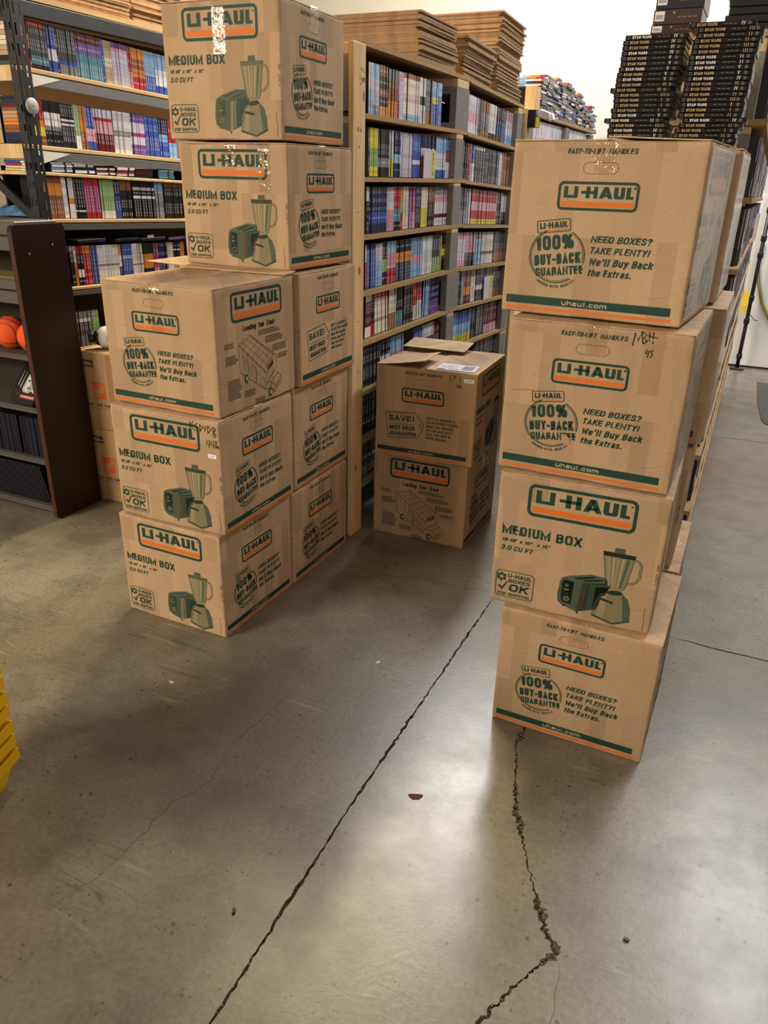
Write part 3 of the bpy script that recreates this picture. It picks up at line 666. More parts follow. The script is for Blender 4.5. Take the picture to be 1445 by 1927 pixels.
def picture_C():
    mb = MB(); k = rgb(58, 50, 40); w = .0014; gn = rgb(40, 70, 56)
    def L(*p, c=k, ww=w): mb.ribbon(list(p), ww, c)
    L((.117, .222), (.183, .245), (.335, .150), (.270, .100), (.117, .222)); L((.117, .222), (.120, .130), (.262, .042)); L((.335, .150), (.332, .110), (.268, .062), (.270, .100))
    L((.124, .218), (.186, .238), (.326, .150), (.269, .108), ww=.0009)
    for t in (.15, .3, .45, .6, .75, .9):
        a = (.117 + .153 * t, .222 - .122 * t); b = (.183 + .152 * t, .245 - .095 * t); L(a, b, ww=.0009); L(a, (a[0] + .001, a[1] - .05 - .02 * t), ww=.0009)
    for t in (.33, .66): L((.117 + .066 * t, .222 + .023 * t), (.270 + .065 * t, .100 + .050 * t), ww=.0009)
    for t in (.2, .42, .65, .85):
        x = .118 + .145 * t; y = .19 - .115 * t; L((x, y), (x + .02, y - .016), (x + .02, y - .05), (x, y - .034), (x, y), ww=.0009)
    L((.262, .042), (.268, .062), ww=w); L((.268, .062), (.292, .080), (.332, .100), (.342, .088), (.300, .062), (.272, .064))
    L((.300, .062), (.298, .040), (.262, .042)); L((.342, .088), (.362, .074), (.358, .046), (.318, .018), (.298, .040)); L((.362, .074), (.322, .046), (.318, .018)); L((.300, .062), (.322, .046))
    mb.poly([(.303, .040), (.318, .028), (.318, .020), (.302, .032)], rgb(176, 96, 44)); mb.poly([(.325, .040), (.352, .060), (.352, .052), (.326, .030)], rgb(150, 92, 50))
    for cx, cy, rx, ry in ((.152, .103, .010, .016), (.290, .027, .011, .017)):
        mb.poly([(cx + rx * cos(a), cy + ry * sin(a)) for a in [i * .449 for i in range(14)]], gn, .0001); mb.poly([(cx + .002 + rx * .5 * cos(a), cy + ry * .5 * sin(a)) for a in [i * .628 for i in range(10)]], PALE, .0002)
    mb.ribbon([(.178 + .035 * cos(a), .105 + .04 * sin(a)) for a in [-.9 + i * .2 for i in range(12)]], w, k)
    text(mb, 'U-HAUL', .285, .106, .325, .122, k, 0, .55, .01, .0001)
    return mb.mesh('truck_picture', [INK])
PR = {
    'A': [('logo', LOGO_BIG), ('lettering', lettering_A()), ('shipping_badge', badge_A()), ('kitchen_picture', picture_A())],
    'B': [('logo', LOGO_MID), ('lettering', lettering_B()), ('guarantee_seal', seal_B()), ('printed_stripe', stripe_B()), ('handle_perforation', slot_B())],
    'C': [('logo', LOGO_BIG), ('lettering', lettering_C()), ('truck_picture', picture_C())],
}
PR['D'] = [('logo', LOGO_MID), ('lettering', lettering_B(True)), ('price_tag_print', tag_D()), PR['B'][3], PR['B'][4]]
MARK = {}
def marker(name, strokes, w=.0022):
    mb = MB()
    for s in strokes: mb.ribbon(s, w, BK, .0003)
    return mb.mesh(name, [INK])

# ------------------------------------------------------------------ moving boxes
BW, BD, BH = .46, .457, .4145
def body_mesh(seed, W=BW, D=BD, H=BH - .006):
    r0 = Vector((seed * 13.7, seed * 3.1, seed * 7.7)); mb = MB(); key = {}
    def ticks(L): return [0, .004, .009, .02, .06, L * .25, L * .4, L * .5, L * .6, L * .75, L - .06, L - .02, L - .009, L - .004, L]
    T = [ticks(W), ticks(D), ticks(H)]; dim = (W, D, H)
    def vid(p):
        k = tuple(round(c, 5) for c in p)
        if k in key: return key[k]
        q = Vector(p); n = noise.noise(q * 9 + r0); r = .006 + .0045 * n
        c = Vector([min(max(q[i], r), dim[i] - r) for i in range(3)]); d = q - c
        cnt = sum(1 for i in range(3) if abs(d[i]) > 1e-9)
        o = c + d.normalized() * r if cnt > 1 else q.copy()
        if cnt > 1:
            m = noise.noise(q * 17 + r0 * 2); o -= d.normalized() * max(0, m) * (.004 if cnt == 2 else .009)
        key[k] = len(mb.v); mb.v.append(tuple(o)); return key[k]
    for ax in range(3):
        a, b = (ax + 1) % 3, (ax + 2) % 3
        for side in (0, 1):
            for i in range(len(T[a]) - 1):
                for j in range(len(T[b]) - 1):
                    ids = []
                    for u, v in ((i, j), (i + 1, j), (i + 1, j + 1), (i, j + 1)):
                        p = [0, 0, 0]; p[ax] = dim[ax] * side; p[a] = T[a][u]; p[b] = T[b][v]; ids.append(vid(p))
                    mb.f.append(ids if side else ids[::-1]); mb.c.append((1, 1, 1, 1)); mb.m.append(0); mb.s.append(True)
    return mb
BODY = [body_mesh(k).mesh('carton_body', [KRAFT]) for k in range(5)]
def flap_mesh(w, d, lift=0.0, seed=0, th=.0048, mat=None):
    """flap hinged along x=0, slightly wavy"""
    mb = MB(); nx, ny = 6, 8; r0 = Vector((seed * 5.1, 2, 0)); top = []; bot = []
    for i in range(nx + 1):
        for j in range(ny + 1):
            x = w * i / nx; y = d * j / ny; z = lift * (i / nx) ** 1.3 + .0012 * noise.noise(Vector((x * 14, y * 14, 0)) + r0) * (i / nx)
            rr = .002 if i in (0, nx) or j in (0, ny) else 0
            top.append((x, y, z + th - rr)); bot.append((x, y, z))
    n = len(top); mb.v = top + bot; g = lambda i, j: i * (ny + 1) + j
    F = []
    for i in range(nx):
        for j in range(ny):
            F.append((g(i, j), g(i + 1, j), g(i + 1, j + 1), g(i, j + 1))); F.append((n + g(i, j), n + g(i, j + 1), n + g(i + 1, j + 1), n + g(i + 1, j)))
    for i in range(nx):
        F.append((g(i, 0), n + g(i, 0), n + g(i + 1, 0), g(i + 1, 0))); F.append((g(i, ny), g(i + 1, ny), n + g(i + 1, ny), n + g(i, ny)))
    for j in range(ny):
        F.append((g(0, j), g(0, j + 1), n + g(0, j + 1), n + g(0, j))); F.append((g(nx, j), n + g(nx, j), n + g(nx, j + 1), g(nx, j + 1)))
    for f in F: mb.f.append(f); mb.c.append((1, 1, 1, 1)); mb.m.append(0); mb.s.append(False)
    return mb.mesh('top_flap', [mat or KRAFT])
FLAP = [flap_mesh(BW / 2 - .0012, BD - .002, 0, 1), flap_mesh(BW / 2 - .0012, BD - .002, .008, 2)]
FLAPY = [flap_mesh(BD / 2 - .0012, BW - .002, 0, 3), flap_mesh(BD / 2 - .0012, BW - .002, .007, 4)]
def tape_mesh(L, drop, w=.05, face='y'):
    mb = MB(); r = random.Random(int(L * 1000)); n = 14
    P = [(-.0012, BH - drop)] + [(-.0012, BH - drop + drop * i / 5) for i in range(1, 5)] + [(-.001, BH + .0009)] + [(L * i / n, BH + .0009) for i in range(1, n)] + [(L + .001, BH + .0009)] + [(L + .0012, BH - drop * i / 5) for i in range(1, 6)]
    v = []; f = []
    for i, (a, z) in enumerate(P):
        for j in range(5):
            b = -w / 2 + w * j / 4 + r.uniform(-.0008, .0008); dz = r.uniform(0, .0006)
            v.append((b, a - (dz if a < 0 else 0) + (dz if a > L else 0), z + (dz if 0 < a < L else 0)))
    for i in range(len(P) - 1):
        for j in range(4): f.append((i * 5 + j, i * 5 + j + 1, i * 5 + j + 6, i * 5 + j + 5))
    mb.add(v, f, smooth=True); return mb.mesh('packing_tape', [TAPE])
TAPE_Y = tape_mesh(BD, .075); TAPE_X = tape_mesh(BW, .075); TAPE_YL = tape_mesh(BD, .16)
EPS = .0008
FACE_M = {
    'front': Matrix(((1, 0, 0, 0), (0, 0, -1, -EPS), (0, 1, 0, 0), (0, 0, 0, 1))),
    'right': Matrix(((0, 0, 1, BW + EPS), (1, 0, 0, 0), (0, 1, 0, 0), (0, 0, 0, 1))),
    'left': Matrix(((0, 0, -1, -EPS), (-1, 0, 0, BD), (0, 1, 0, 0), (0, 0, 0, 1))),
    'back': Matrix(((-1, 0, 0, BW), (0, 0, 1, BD + EPS), (0, 1, 0, 0), (0, 0, 0, 1))),
}
_bn = [0]
def moving_box(label, x, y, z, deg, front, right, left=None, tapes=('y',), seam='y', lift=(0, 0), closed=True):
    k = _bn[0]; _bn[0] += 1
    t = thing('moving_box', label, 'box', (x, y, z), radians(deg))
    obj('carton_body', BODY[k % 5], t)
    for face, typ in (('front', front), ('right', right), ('left', left)):
        if typ:
            for nm, me in PR[typ]: obj(nm, me, t, M=FACE_M[face])
    zt = BH - .006
    if closed:
        if seam == 'y':
            obj('top_flap', FLAP[lift[0]], t, (.001, .001, zt)); obj('top_flap', FLAP[lift[1]], t, (BW - .001, BD - .001, zt), pi)
        else:
            obj('top_flap', FLAPY[lift[0]], t, M=Matrix.Translation((BW - .001, .001, zt)) @ Matrix.Rotation(pi / 2, 4, 'Z')); obj('top_flap', FLAPY[lift[1]], t, M=Matrix.Translation((.001, BD - .001, zt)) @ Matrix.Rotation(-pi / 2, 4, 'Z'))
    for tp in tapes:
        if tp == 'y': obj('packing_tape', TAPE_Y, t, (BW * .5, 0, 0))
        elif tp == 'yl': obj('packing_tape', TAPE_YL, t, (BW * .5, 0, 0))
        elif tp == 'yr': obj('packing_tape', TAPE_YL, t, (BW * .8, 0, 0))
        elif tp == 'x': obj('packing_tape', TAPE_X, t, M=Matrix.Translation((0, BD * .5, 0)) @ Matrix.Rotation(-pi / 2, 4, 'Z'))
    return t
HZ = .4185
S = 'medium cardboard moving box'
L1 = moving_box('brown carton with toaster print, bottom front of left pile on the floor', -1.976, 1.940, 0, -.87, 'A', 'B', 'B', ('x',), 'x')
L2 = moving_box('brown carton with toaster print and handwriting, second up at front of left pile', -1.951, 1.938, HZ, .4, 'A', 'B', 'B', ('x',), 'x', (1, 0))
L3 = moving_box('brown carton with truck drawing on its side, top front of left pile', -1.953, 1.965, 2 * HZ, -.9, 'B', 'C', 'A', ('yl',))
R1 = moving_box('brown carton in shadow, bottom rear of left pile by the wooden post', -1.965, 2.404, 0, -.5, 'A', 'B', None, ('x',), 'x')
R2 = moving_box('brown carton, second up at the rear of left pile by the wooden post', -1.957, 2.408, HZ, .9, 'A', 'B', None, ('x',), 'x')
R3 = moving_box('brown carton with price tag print, third up at rear of left pile', -1.935, 2.430, 2 * HZ, 1.2, 'A', 'D', None, ())
R4 = moving_box('brown carton with toaster print, second from top of left pile', -1.959, 2.428, 3 * HZ + .005, -1.25, 'A', 'B', 'B', ('y', 'yr', 'x'), 'x')
R5 = moving_box('brown carton with toaster print, topmost of the left pile', -1.972, 2.405, 4 * HZ + .006, 1.6, 'A', 'B', 'B', ('yl', 'x'), 'x')
M1 = moving_box('brown carton with truck drawing, lower of the two in the aisle', -1.450, 3.035, 0, .5, 'C', 'B', 'D', ('x',), 'x')
M2 = moving_box('open-topped carton with price tag print, upper of two in the aisle', -1.423, 2.985, HZ, 2.4, 'D', 'A', 'C', (), closed=False)
T1 = moving_box('brown carton with guarantee seal, bottom front of right pile on the floor', -.496, 1.944, 0, -.73, 'B', 'A', 'C', ('y',))
T2 = moving_box('brown carton with toaster print, second up in the right pile', -.540, 1.952, HZ, 1.4, 'A', 'B', 'D', ('x',), 'x', (1, 0))
T3 = moving_box('dented carton with handwriting by the handle slot, third up in right pile', -.557, 1.973, 2 * HZ, -1.04, 'B', 'C', 'A', ('y', 'yr'))
T4 = moving_box('brown carton with guarantee seal, topmost of right pile', -.600, 2.028, 3 * HZ, -4.1, 'B', 'A', 'C', ('y',), 'y', (0, 1))
U1 = moving_box('rear carton on the floor directly behind the right pile', -.502, 2.415, 0, -.2, 'A', 'B', None, ('x',), 'x')
U2 = moving_box('rear carton, second up behind the right pile', -.532, 2.424, HZ, .3, 'A', 'B', None, ('x',), 'x')
U3 = moving_box('rear carton, third up behind the right pile, front edge showing', -.514, 2.445, 2 * HZ, -.3, 'B', 'C', None, ('y',))
U4 = moving_box('rear carton behind topmost right box, carrying the tall case piles', -.553, 2.500, 3 * HZ, -1.0, 'B', 'A', None, ('y',))
def wrap_mesh():
    mb = MB(); r = random.Random(8); n, m = 10, 12; v = []
    for i in range(n + 1):
        for j in range(m + 1): v.append((BW + .0018 + r.uniform(0, .0012), .02 + (BD - .04) * i / n, .015 + (BH - .03) * j / m))
    return mb.add(v, [(i * (m + 1) + j, (i + 1) * (m + 1) + j, (i + 1) * (m + 1) + j + 1, i * (m + 1) + j + 1) for i in range(n) for j in range(m)], smooth=True).mesh('tape_wrap', [TAPE])
WRAP = wrap_mesh()
for b_ in (T2, T3, T4, U3, U4):
    o = obj('tape_wrap', WRAP, b_); o['label'] = 'clear glossy tape covering the aisle side'
# handwriting and stickers
def hand(box, name, strokes, w=.0022, label=None):
    o = obj(name, marker(name, strokes, w), box, M=FACE_M['front'])
    if label: o['label'] = label
hand(L2, 'marker_note', [[(.345, .402), (.343, .372)], [(.358, .402), (.344, .386), (.360, .372)], [(.375, .399), (.365, .390), (.377, .384), (.372, .372)], [(.384, .396), (.383, .370)], [(.383, .396), (.394, .386), (.383, .370)], [(.398, .393), (.404, .375), (.410, .393)], [(.416, .395), (.415, .368)], [(.416, .395), (.429, .384), (.415, .368)],
    [(.440, .380), (.433, .388), (.440, .393), (.446, .387), (.434, .366), (.440, .358), (.447, .365), (.433, .380)], [(.410, .345), (.406, .331), (.420, .331)], [(.418, .347), (.416, .318)], [(.426, .345), (.423, .331), (.437, .331)], [(.435, .347), (.433, .318)], [(.442, .347), (.441, .320)], [(.448, .347), (.446, .322), (.452, .330), (.446, .322)], [(.456, .330), (.452, .324), (.456, .320)]])
hand(T3, 'marker_note', [[(.316, .372), (.319, .404), (.327, .384), (.334, .408), (.340, .378)], [(.334, .408), (.345, .402), (.341, .392), (.349, .386), (.340, .378)], [(.352, .407), (.354, .387)], [(.347, .399), (.372, .396)], [(.361, .408), (.363, .380)], [(.352, .366), (.350, .356), (.357, .357)], [(.357, .364), (.355, .346)], [(.368, .366), (.361, .362), (.366, .355), (.362, .347)]])
hand(M2, 'marker_note', [[(.349, .400), (.340, .392), (.340, .376), (.350, .370)], [(.358, .398), (.357, .372)], [(.358, .398), (.368, .392), (.358, .386)], [(.384, .402), (.385, .368)], [(.374, .362), (.372, .352), (.379, .354)], [(.379, .361), (.377, .344)], [(.387, .362), (.383, .352), (.388, .346), (.391, .351), (.384, .353)]])
def sticker(box, x0, y0, x1, y1):
    mb = MB(); mb.box(x0, y0, .0002, x1, y1, .0007, WH); w = x1 - x0
    mb.rect(x0 + w * .25, y0 + (y1 - y0) * .3, x0 + w * .75, y0 + (y1 - y0) * .7, rgb(196, 196, 214), .0009)
    o = obj('white_label', mb.mesh('white_label', [INK]), box, M=FACE_M['front']); o['label'] = 'small blank white sticker'
sticker(L2, .410, .283, .444, .297); sticker(M2, .402, .372, .446, .388)
# loose flaps: a side flap of the third box squeezed under the upper boxes, and the open lid of the aisle box
o = obj('top_flap', flap_mesh(.22, .44, .010, 6), R3, M=Matrix.Translation((-.0, .446, BH - .004)) @ Matrix.Rotation(pi, 4, 'Z') @ Matrix.Rotation(radians(1.0), 4, 'Y')); o['label'] = 'loose side flap sticking out to the left'
o = obj('top_flap', flap_mesh(.07, .45, .006, 7), R3, M=Matrix.Translation((.452, -.009, BH + .0012)) @ Matrix.Rotation(-pi / 2, 4, 'Z') @ Matrix.Rotation(pi, 4, 'Z') @ Matrix.Translation((-.07, 0, 0)))
zt = BH - .006
obj('top_flap', FLAP[0], M2, (BW - .001, BD - .001, zt), pi)
o = obj('top_flap', flap_mesh(.225, .20, .03, 8), M2, M=Matrix.Translation((.002, .002, zt + .001)) @ Matrix.Rotation(radians(-1), 4, 'Y')); o['label'] = 'short front flap lying loosely open'
o = obj('top_flap', flap_mesh(.15, .30, .01, 9), M2, M=Matrix.Translation((.30, .452, zt + .020)) @ Matrix.Rotation(pi / 2, 4, 'Z') @ Matrix.Translation((-.13, 0, 0)) @ Matrix.Rotation(radians(-2), 4, 'Y')); o['label'] = 'raised rear flap'
mb = MB(); mb.rect(0, 0, .168, .118, WH); 
for k in range(14): mb.rect(.105 + k * .0036, .02, .1065 + k * .0036 + (k % 3) * .0007, .10, rgb(70, 70, 72), .0002)
mb.rect(.004, .006, .040, .020, BK, .0002)
for k in range(5): mb.rect(.006, .040 + k * .012, .085 - (k % 3) * .012, .044 + k * .012, rgb(140, 140, 142), .0002)
for k in range(4): mb.rect(.05, .008 + k * .006, .098, .010 + k * .006, rgb(120, 120, 124), .0002)
o = obj('shipping_label', mb.mesh('shipping_label', [INK]), M2, M=Matrix.Translation((.268, .012, BH + .0002)) @ Matrix.Rotation(.05, 4, 'Z')); o['label'] = 'white printed address label'
# the dent torn into the seal of the third box
mb = MB(); mb.poly([(.168, .118), (.178, .122), (.190, .112), (.196, .098), (.186, .092), (.176, .102)], rgb(176, 138, 100), .0004)
mb.ribbon([(.02, .222), (.06, .228), (.10, .226)], .0012, rgb(120, 88, 60), .0004)
obj('torn_patch', mb.mesh('torn_patch', [INK]), T3, M=FACE_M['front'])

# ------------------------------------------------------------------ shelving
def shear(k, y0): return Matrix(((1, 0, 0, 0), (0, 1, 0, 0), (0, k, 1, -k * y0), (0, 0, 0, 1)))
def holed_plate(mb, L, W, th, holes, M, col=(1, 1, 1, 1), mi=0):
    """plate in local x (0..W), z (0..L), thickness along y, with rectangular holes [(x0,x1,z0,z1)]"""
    xs = sorted({0, W} | {h[0] for h in holes} | {h[1] for h in holes}); zs = sorted({0, L} | {h[2] for h in holes} | {h[3] for h in holes})
    def solid(i, j):
        if not (0 <= i < len(xs) - 1 and 0 <= j < len(zs) - 1): return False
        x = (xs[i] + xs[i + 1]) / 2; z = (zs[j] + zs[j + 1]) / 2
        return not any(h[0] < x < h[1] and h[2] < z < h[3] for h in holes)
    v = []; f = []; key = {}
    def vid(i, j, k):
        if (i, j, k) not in key: key[i, j, k] = len(v); v.append(M @ Vector((xs[i], th * k, zs[j])))
        return key[i, j, k]
    for i in range(len(xs) - 1):
        for j in range(len(zs) - 1):
            if not solid(i, j): continue
            f.append((vid(i, j, 0), vid(i + 1, j, 0), vid(i + 1, j + 1, 0), vid(i, j + 1, 0))); f.append((vid(i, j, 1), vid(i, j + 1, 1), vid(i + 1, j + 1, 1), vid(i + 1, j, 1)))
            if not solid(i - 1, j): f.append((vid(i, j, 0), vid(i, j + 1, 0), vid(i, j + 1, 1), vid(i, j, 1)))
            if not solid(i + 1, j): f.append((vid(i + 1, j, 0), vid(i + 1, j, 1), vid(i + 1, j + 1, 1), vid(i + 1, j + 1, 0)))
            if not solid(i, j - 1): f.append((vid(i, j, 0), vid(i, j, 1), vid(i + 1, j, 1), vid(i + 1, j, 0)))
            if not solid(i, j + 1): f.append((vid(i, j + 1, 0), vid(i + 1, j + 1, 0), vid(i + 1, j + 1, 1), vid(i, j + 1, 1)))
    mb.add(v, f, col, mi)
# black steel rack on the left
RX, RY0, RY1, RD = -3.03, 2.705, 7.55, .92
rack = thing('steel_rack', 'tall black slotted steel rack with wooden shelves on the left', 'rack', (0, 0, 0))
def upright(x, y):
    """angle post: face towards the viewer and face towards the aisle, both slotted"""
    mb = MB(); hs = []; hs2 = []
    z = .12
    while z < 2.2:
        hs += [(.008, .017, z, z + .034), (.030, .040, z + .004, z + .030)]
        hs2 += [(.012, .022, z - .014, z + .030), (.042, .052, z - .014, z + .030)]; z += .0762
    holed_plate(mb, 2.30, .048, .003, hs, Matrix.Translation((x - .048, y, 0)))
    holed_plate(mb, 2.30, .066, .003, hs2, Matrix.Translation((x, y, 0)) @ Matrix.Rotation(pi / 2, 4, 'Z') )
    return mb.mesh('upright', [STEEL_K])
up = upright(RX + .034, RY0)
obj('upright', up, rack)
up2 = MB()
for (xx, yy) in ((RX - RD, RY0),): holed_plate(up2, 2.30, .06, .003, [(.02, .03, .1 + i * .0762, .135 + i * .0762) for i in range(28)], Matrix.Translation((xx, yy, 0)))
obj('upright', up2.mesh('upright', [STEEL_K]), rack)
for yy in (5.15, 7.5): obj('upright', MB().box(RX - .02, yy, 0, RX + .03, yy + .07, 2.30).mesh('upright', [STEEL_K]), rack)
def bar(name, a, b, w, h, mat):
    a, b = Vector(a), Vector(b); d = b - a; L = d.length; q = d.to_track_quat('X', 'Z')
    return obj(name, MB().bbox(0, -w / 2, -h / 2, L, w / 2, h / 2, .002).mesh(name, [mat]), rack, M=Matrix.Translation(a) @ q.to_matrix().to_4x4())
bar('brace', (RX - .90, RY0 + .02, 2.02), (RX - .02, RY0 + .02, 1.36), .02, .04, STEEL_K)
bar('brace', (RX - .90, RY0 + .03, 1.06), (RX - .02, RY0 + .03, .50), .02, .04, STEEL_K)
bar('brace', (RX - .90, RY0 + .03, .12), (RX - .02, RY0 + .03, .12), .02, .04, STEEL_K)
def sloped(name, x0, y0, z0, x1, y1, z1, k, mat, parent):
    return obj(name, MB().bbox(x0, y0, z0, x1, y1, z1, .0025, M=shear(k, 2.78)).mesh(name, [mat]), parent)
sloped('beam', RX - .02, RY0 + .05, 2.168, RX + .012, RY1, 2.226, .004, STEEL_K, rack)
obj('shelf_board', MB().box(RX - RD, RY0 + .02, 2.232, RX + .01, RY1, 2.256).mesh('shelf_board', [PINE_Y]), rack)
obj('end_beam', MB().box(RX - RD, RY0 + .01, 2.15, RX - .03, RY0 + .04, 2.228).mesh('end_beam', [STEEL_K]), rack)
K1 = -.033
for z, th, beam in ((1.978, .018, .036), (1.672, .018, .030), (1.562, .014, 0), (1.360, .016, .022), (1.046, .014, .016), (.752, .016, .03)):
    y0 = RY0 + .03 if z > 1.2 else RY0 + .12
    sloped('shelf_board', RX - RD, y0, z - th, RX, RY1, z, K1, PINE_Y if z != 1.562 else PINE, rack)
    if beam:
        sloped('beam', RX - .035, y0 + .03, z - th - .012 - beam, RX - .002, RY1, z - th - .004, K1, STEEL_B if z > 1.6 else STEEL_G, rack)
    if z > 1.2:
        obj('end_rail', MB().bbox(RX - RD, RY0 + .012, z - th - (.04 if z != 1.562 else .0), RX - .025, RY0 + .029, z + .002, .002).mesh('end_rail', [PINE]), rack)
for z in (1.958, 1.652):
    mb = MB().prism([(2.775, z - .002), (2.775, z - .062), (2.965, z - .012)], -.001, .001, M=Matrix(((0, 0, 1, RX - .001), (1, 0, 0, 0), (0, 1, 0, 0), (0, 0, 0, 1))))
    o = obj('gusset_plate', mb.mesh('gusset_plate', [WHITEP]), rack); o['label'] = 'white triangular gusset plate'
for x, za, zb in ((RX - .30, .70, 1.585), (RX - .30, 1.99, 2.21)):
    obj('back_or_shade_panel', MB().box(x - .01, RY0 + .12, za, x, RY1, zb).mesh('back_or_shade_panel', [PANEL_D]), rack)  # added dark sheets give the shade between the rack rows
t = thing('round_magnet', 'round grey disc magnet stuck on the black rack upright', 'magnet', (RX + .036, 2.742, 1.823))
t.rotation_euler = (0, pi / 2, 0)
obj('disc', MB().lathe([(.029, 0), (.033, .003), (.033, .009), (.030, .012), (.006, .0125)], 28, M=Matrix.Scale(1, 4)).mesh('disc', [GREYDISC]), t)
obj('centre_hole', MB().lathe([(.003, .0126), (.003, .0132)], 10).mesh('centre_hole', [BLACK]), t)

# wooden shelf on concrete blocks (centre)
CX = -1.53
ZB = [2.055, 1.806, 1.572, 1.344, 1.111, .893, .665, .434, .212]
SL = -.042
def block_mesh(d):
    mb = MB(); holed_plate(mb, .19, .395, d, [(.034, .178, .03, .16), (.217, .361, .03, .16)], Matrix.Identity(4)); return mb.mesh('concrete_block', [BLOCK])
BLK = {d: block_mesh(d) for d in (.19, .10, .12)}
ROWN = ['top', 'second', 'third', 'fourth', 'fifth', 'sixth', 'seventh', 'eighth', 'bottom']
def support(x, y, zbot, ztop, d, label, group, shim=True):
    t = thing('concrete_block', label, 'block', (x, y, zbot), 0, group)
    obj('block_body', BLK[d], t)
    g = ztop - zbot - .19
    if shim and g > .006: obj('wood_shim', MB().bbox(.01, .01, .1902, .394, d - .01, .19 + g - .0004, .002).mesh('wood_shim', [PINE]), t)
def board(label, x0, x1, y0, y1, z, k, yref, th=.018, group=None):
    mb = MB().box(x0, y0, -th, x1, y1, 0, M=Matrix(((1, 0, 0, 0), (0, 1, 0, 0), (0, k, 1, -k * yref), (0, 0, 0, 1))))
    o = obj('shelf_board', mb.mesh('shelf_board', [CHIP]), None, (0, 0, z)); tag(o, label, 'shelf board', group)
WOODSH = 'centre wooden shelf'
for i, z in enumerate(ZB):
    board(f'{ROWN[i]} particle board shelf of centre shelving, near bay by the post'.replace('second', 'second'), CX - .42, CX, 3.045, 4.30, z, 0, 0)
    board(f'{ROWN[i]} particle board shelf of centre shelving, far bay past the blocks', CX - .42, CX, 4.302, 5.34, z - .0045, SL, 4.302)
kk = 0
for i in range(9):
    zb = ZB[i + 1] + .0005 if i < 8 else .0005
    zt_ = ZB[i] - .018
    ws = i in (0, 4)
    support(CX - .41, 2.946 + .002, zb if i < 8 else .0005, zt_, .10, f'grey concrete block beside the wooden post, {ROWN[i]} of its column', 'blocks beside the wooden post')
    support(CX - .397, 4.10 if ws else 4.125, zb, zt_, .19 if ws else .12, f'grey concrete block mid-way along centre shelving, {ROWN[i]} of its column', 'blocks between the two bays')
    kk = SL * (5.21 - 4.197)
    if i < 8: support(CX - .397, 5.21, zb + kk + .0005, zt_ + kk - .006, .12, f'grey concrete block at far end of the far bay, {ROWN[i]} of its column', 'blocks at the far end')
mbp = MB().bbox(-1.535, 2.925, 0, -1.513, 2.944, 2.036, .001) if False else MB().bbox(-1.534, 2.928, 0, -1.512, 3.032, 2.036, .0015)
post = thing('wooden_post', 'tall pale pine upright board at near end of centre shelving', 'post', (0, 0, 0))
plank = obj('plank', mbp.mesh('plank', [PINE]), post)
kn = plain('knot', rgb(150, 104, 62), .6, .3)
for y, z, a, b in ((3.015, 1.86, .008, .020), (2.99, 1.21, .012, .016), (2.97, .33, .010, .012)):
    obj('knot', MB().poly([(a * cos(q), b * sin(q)) for q in [i * .524 for i in range(12)]], (1, 1, 1, 1)).mesh('knot', [kn]), plank, M=Matrix.Translation((-1.5117, y, z)) @ Matrix(((0, 0, 1, 0), (1, 0, 0, 0), (0, 1, 0, 0), (0, 0, 0, 1))))
nmb = MB()
for y, z in ((2.985, 1.90), (2.98, 1.68), (2.975, 1.44), (2.985, 1.0), (2.98, .78), (2.975, .55)):
    obj('nail_head', MB().lathe([(.0035, 0), (.0035, .001)], 8).mesh('nail_head', [STEEL_K]), plank, M=Matrix.Translation((-1.512, y, z)) @ Matrix.Rotation(pi / 2, 4, 'Y'))
mb = MB(); Mst = Matrix.Translation((-1.5115, 0, 0)) @ Matrix(((0, 0, 1, 0), (1, 0, 0, 0), (0, 1, 0, 0), (0, 0, 0, 1))); st = MB(); GRP = rgb(120, 100, 84)
for s in ([(2.985, 1.955), (3.02, 1.950)], [(2.985, 1.948), (3.022, 1.942)], [(2.985, 1.93), (2.985, 1.915)], [(2.975, 1.918), (2.998, 1.914)]): st.ribbon(s, .0018, GRP)
text(st, '1P9', 2.998, 1.905, 3.026, 1.925, GRP); text(st, 'flic', 2.975, 1.735, 2.992, 1.748, GRP, 0, pi / 2); text(st, 'UP', 3.0, 1.735, 3.012, 1.748, GRP, 0, pi / 2)
obj('lumber_stamp', st.mesh('lumber_stamp', [INK]), plank, M=Mst)
# second post and top end bay further back
p2 = obj('wooden_post', MB().bbox(-1.535, 5.352, 0, -1.512, 5.452, 1.995, .0015).mesh('wooden_post', [PINE])); tag(p2, 'far pine upright board ending the centre shelving, beside black holder', 'post')
for i, (z, lab) in enumerate(((1.992, 'far top plank of centre shelving under the blue flat cases'), (1.76, 'far second plank of centre shelving below the blue flat cases'), (1.53, 'far third plank of centre shelving, mostly hidden by the right pile'))):
    board(lab, CX - .42, CX, 5.46, 7.70, z, -.004, 5.46, .02)
for i, y in enumerate((5.48, 6.55, 7.5)):
    support(CX - .40, y, 1.7605, 1.972, .12, f'grey concrete block under the far top plank, {["near","middle","last"][i]} one', 'blocks under the far top plank', False)
    support(CX - .40, y, 1.5305, 1.742, .12, f'grey concrete block under the far second plank, {["near","middle","last"][i]} one', 'blocks under the far second plank', False)
    for j in range(3): 
        if j == 0: tag(obj('timber_support', MB().box(CX - .30, y + .01, 0, CX - .06, y + .11, 1.509 - .004 * (y + .11 - 5.46)).mesh('timber_support', [PINE])), f'upright timber carrying the far planks, {["near","middle","last"][i]} one', 'post', 'timbers under the far planks')
obj('far_back', None) if False else None
o = obj('back_or_shade_panel', MB().box(CX - .434, 3.04, .0, CX - .4215, 4.29, 2.05).mesh('back_or_shade_panel', [PANEL_D])); tag(o, 'added dark sheet shading the gaps behind near bay of centre shelving', 'panel')  # added sheet, keeps the gaps between the cases dark
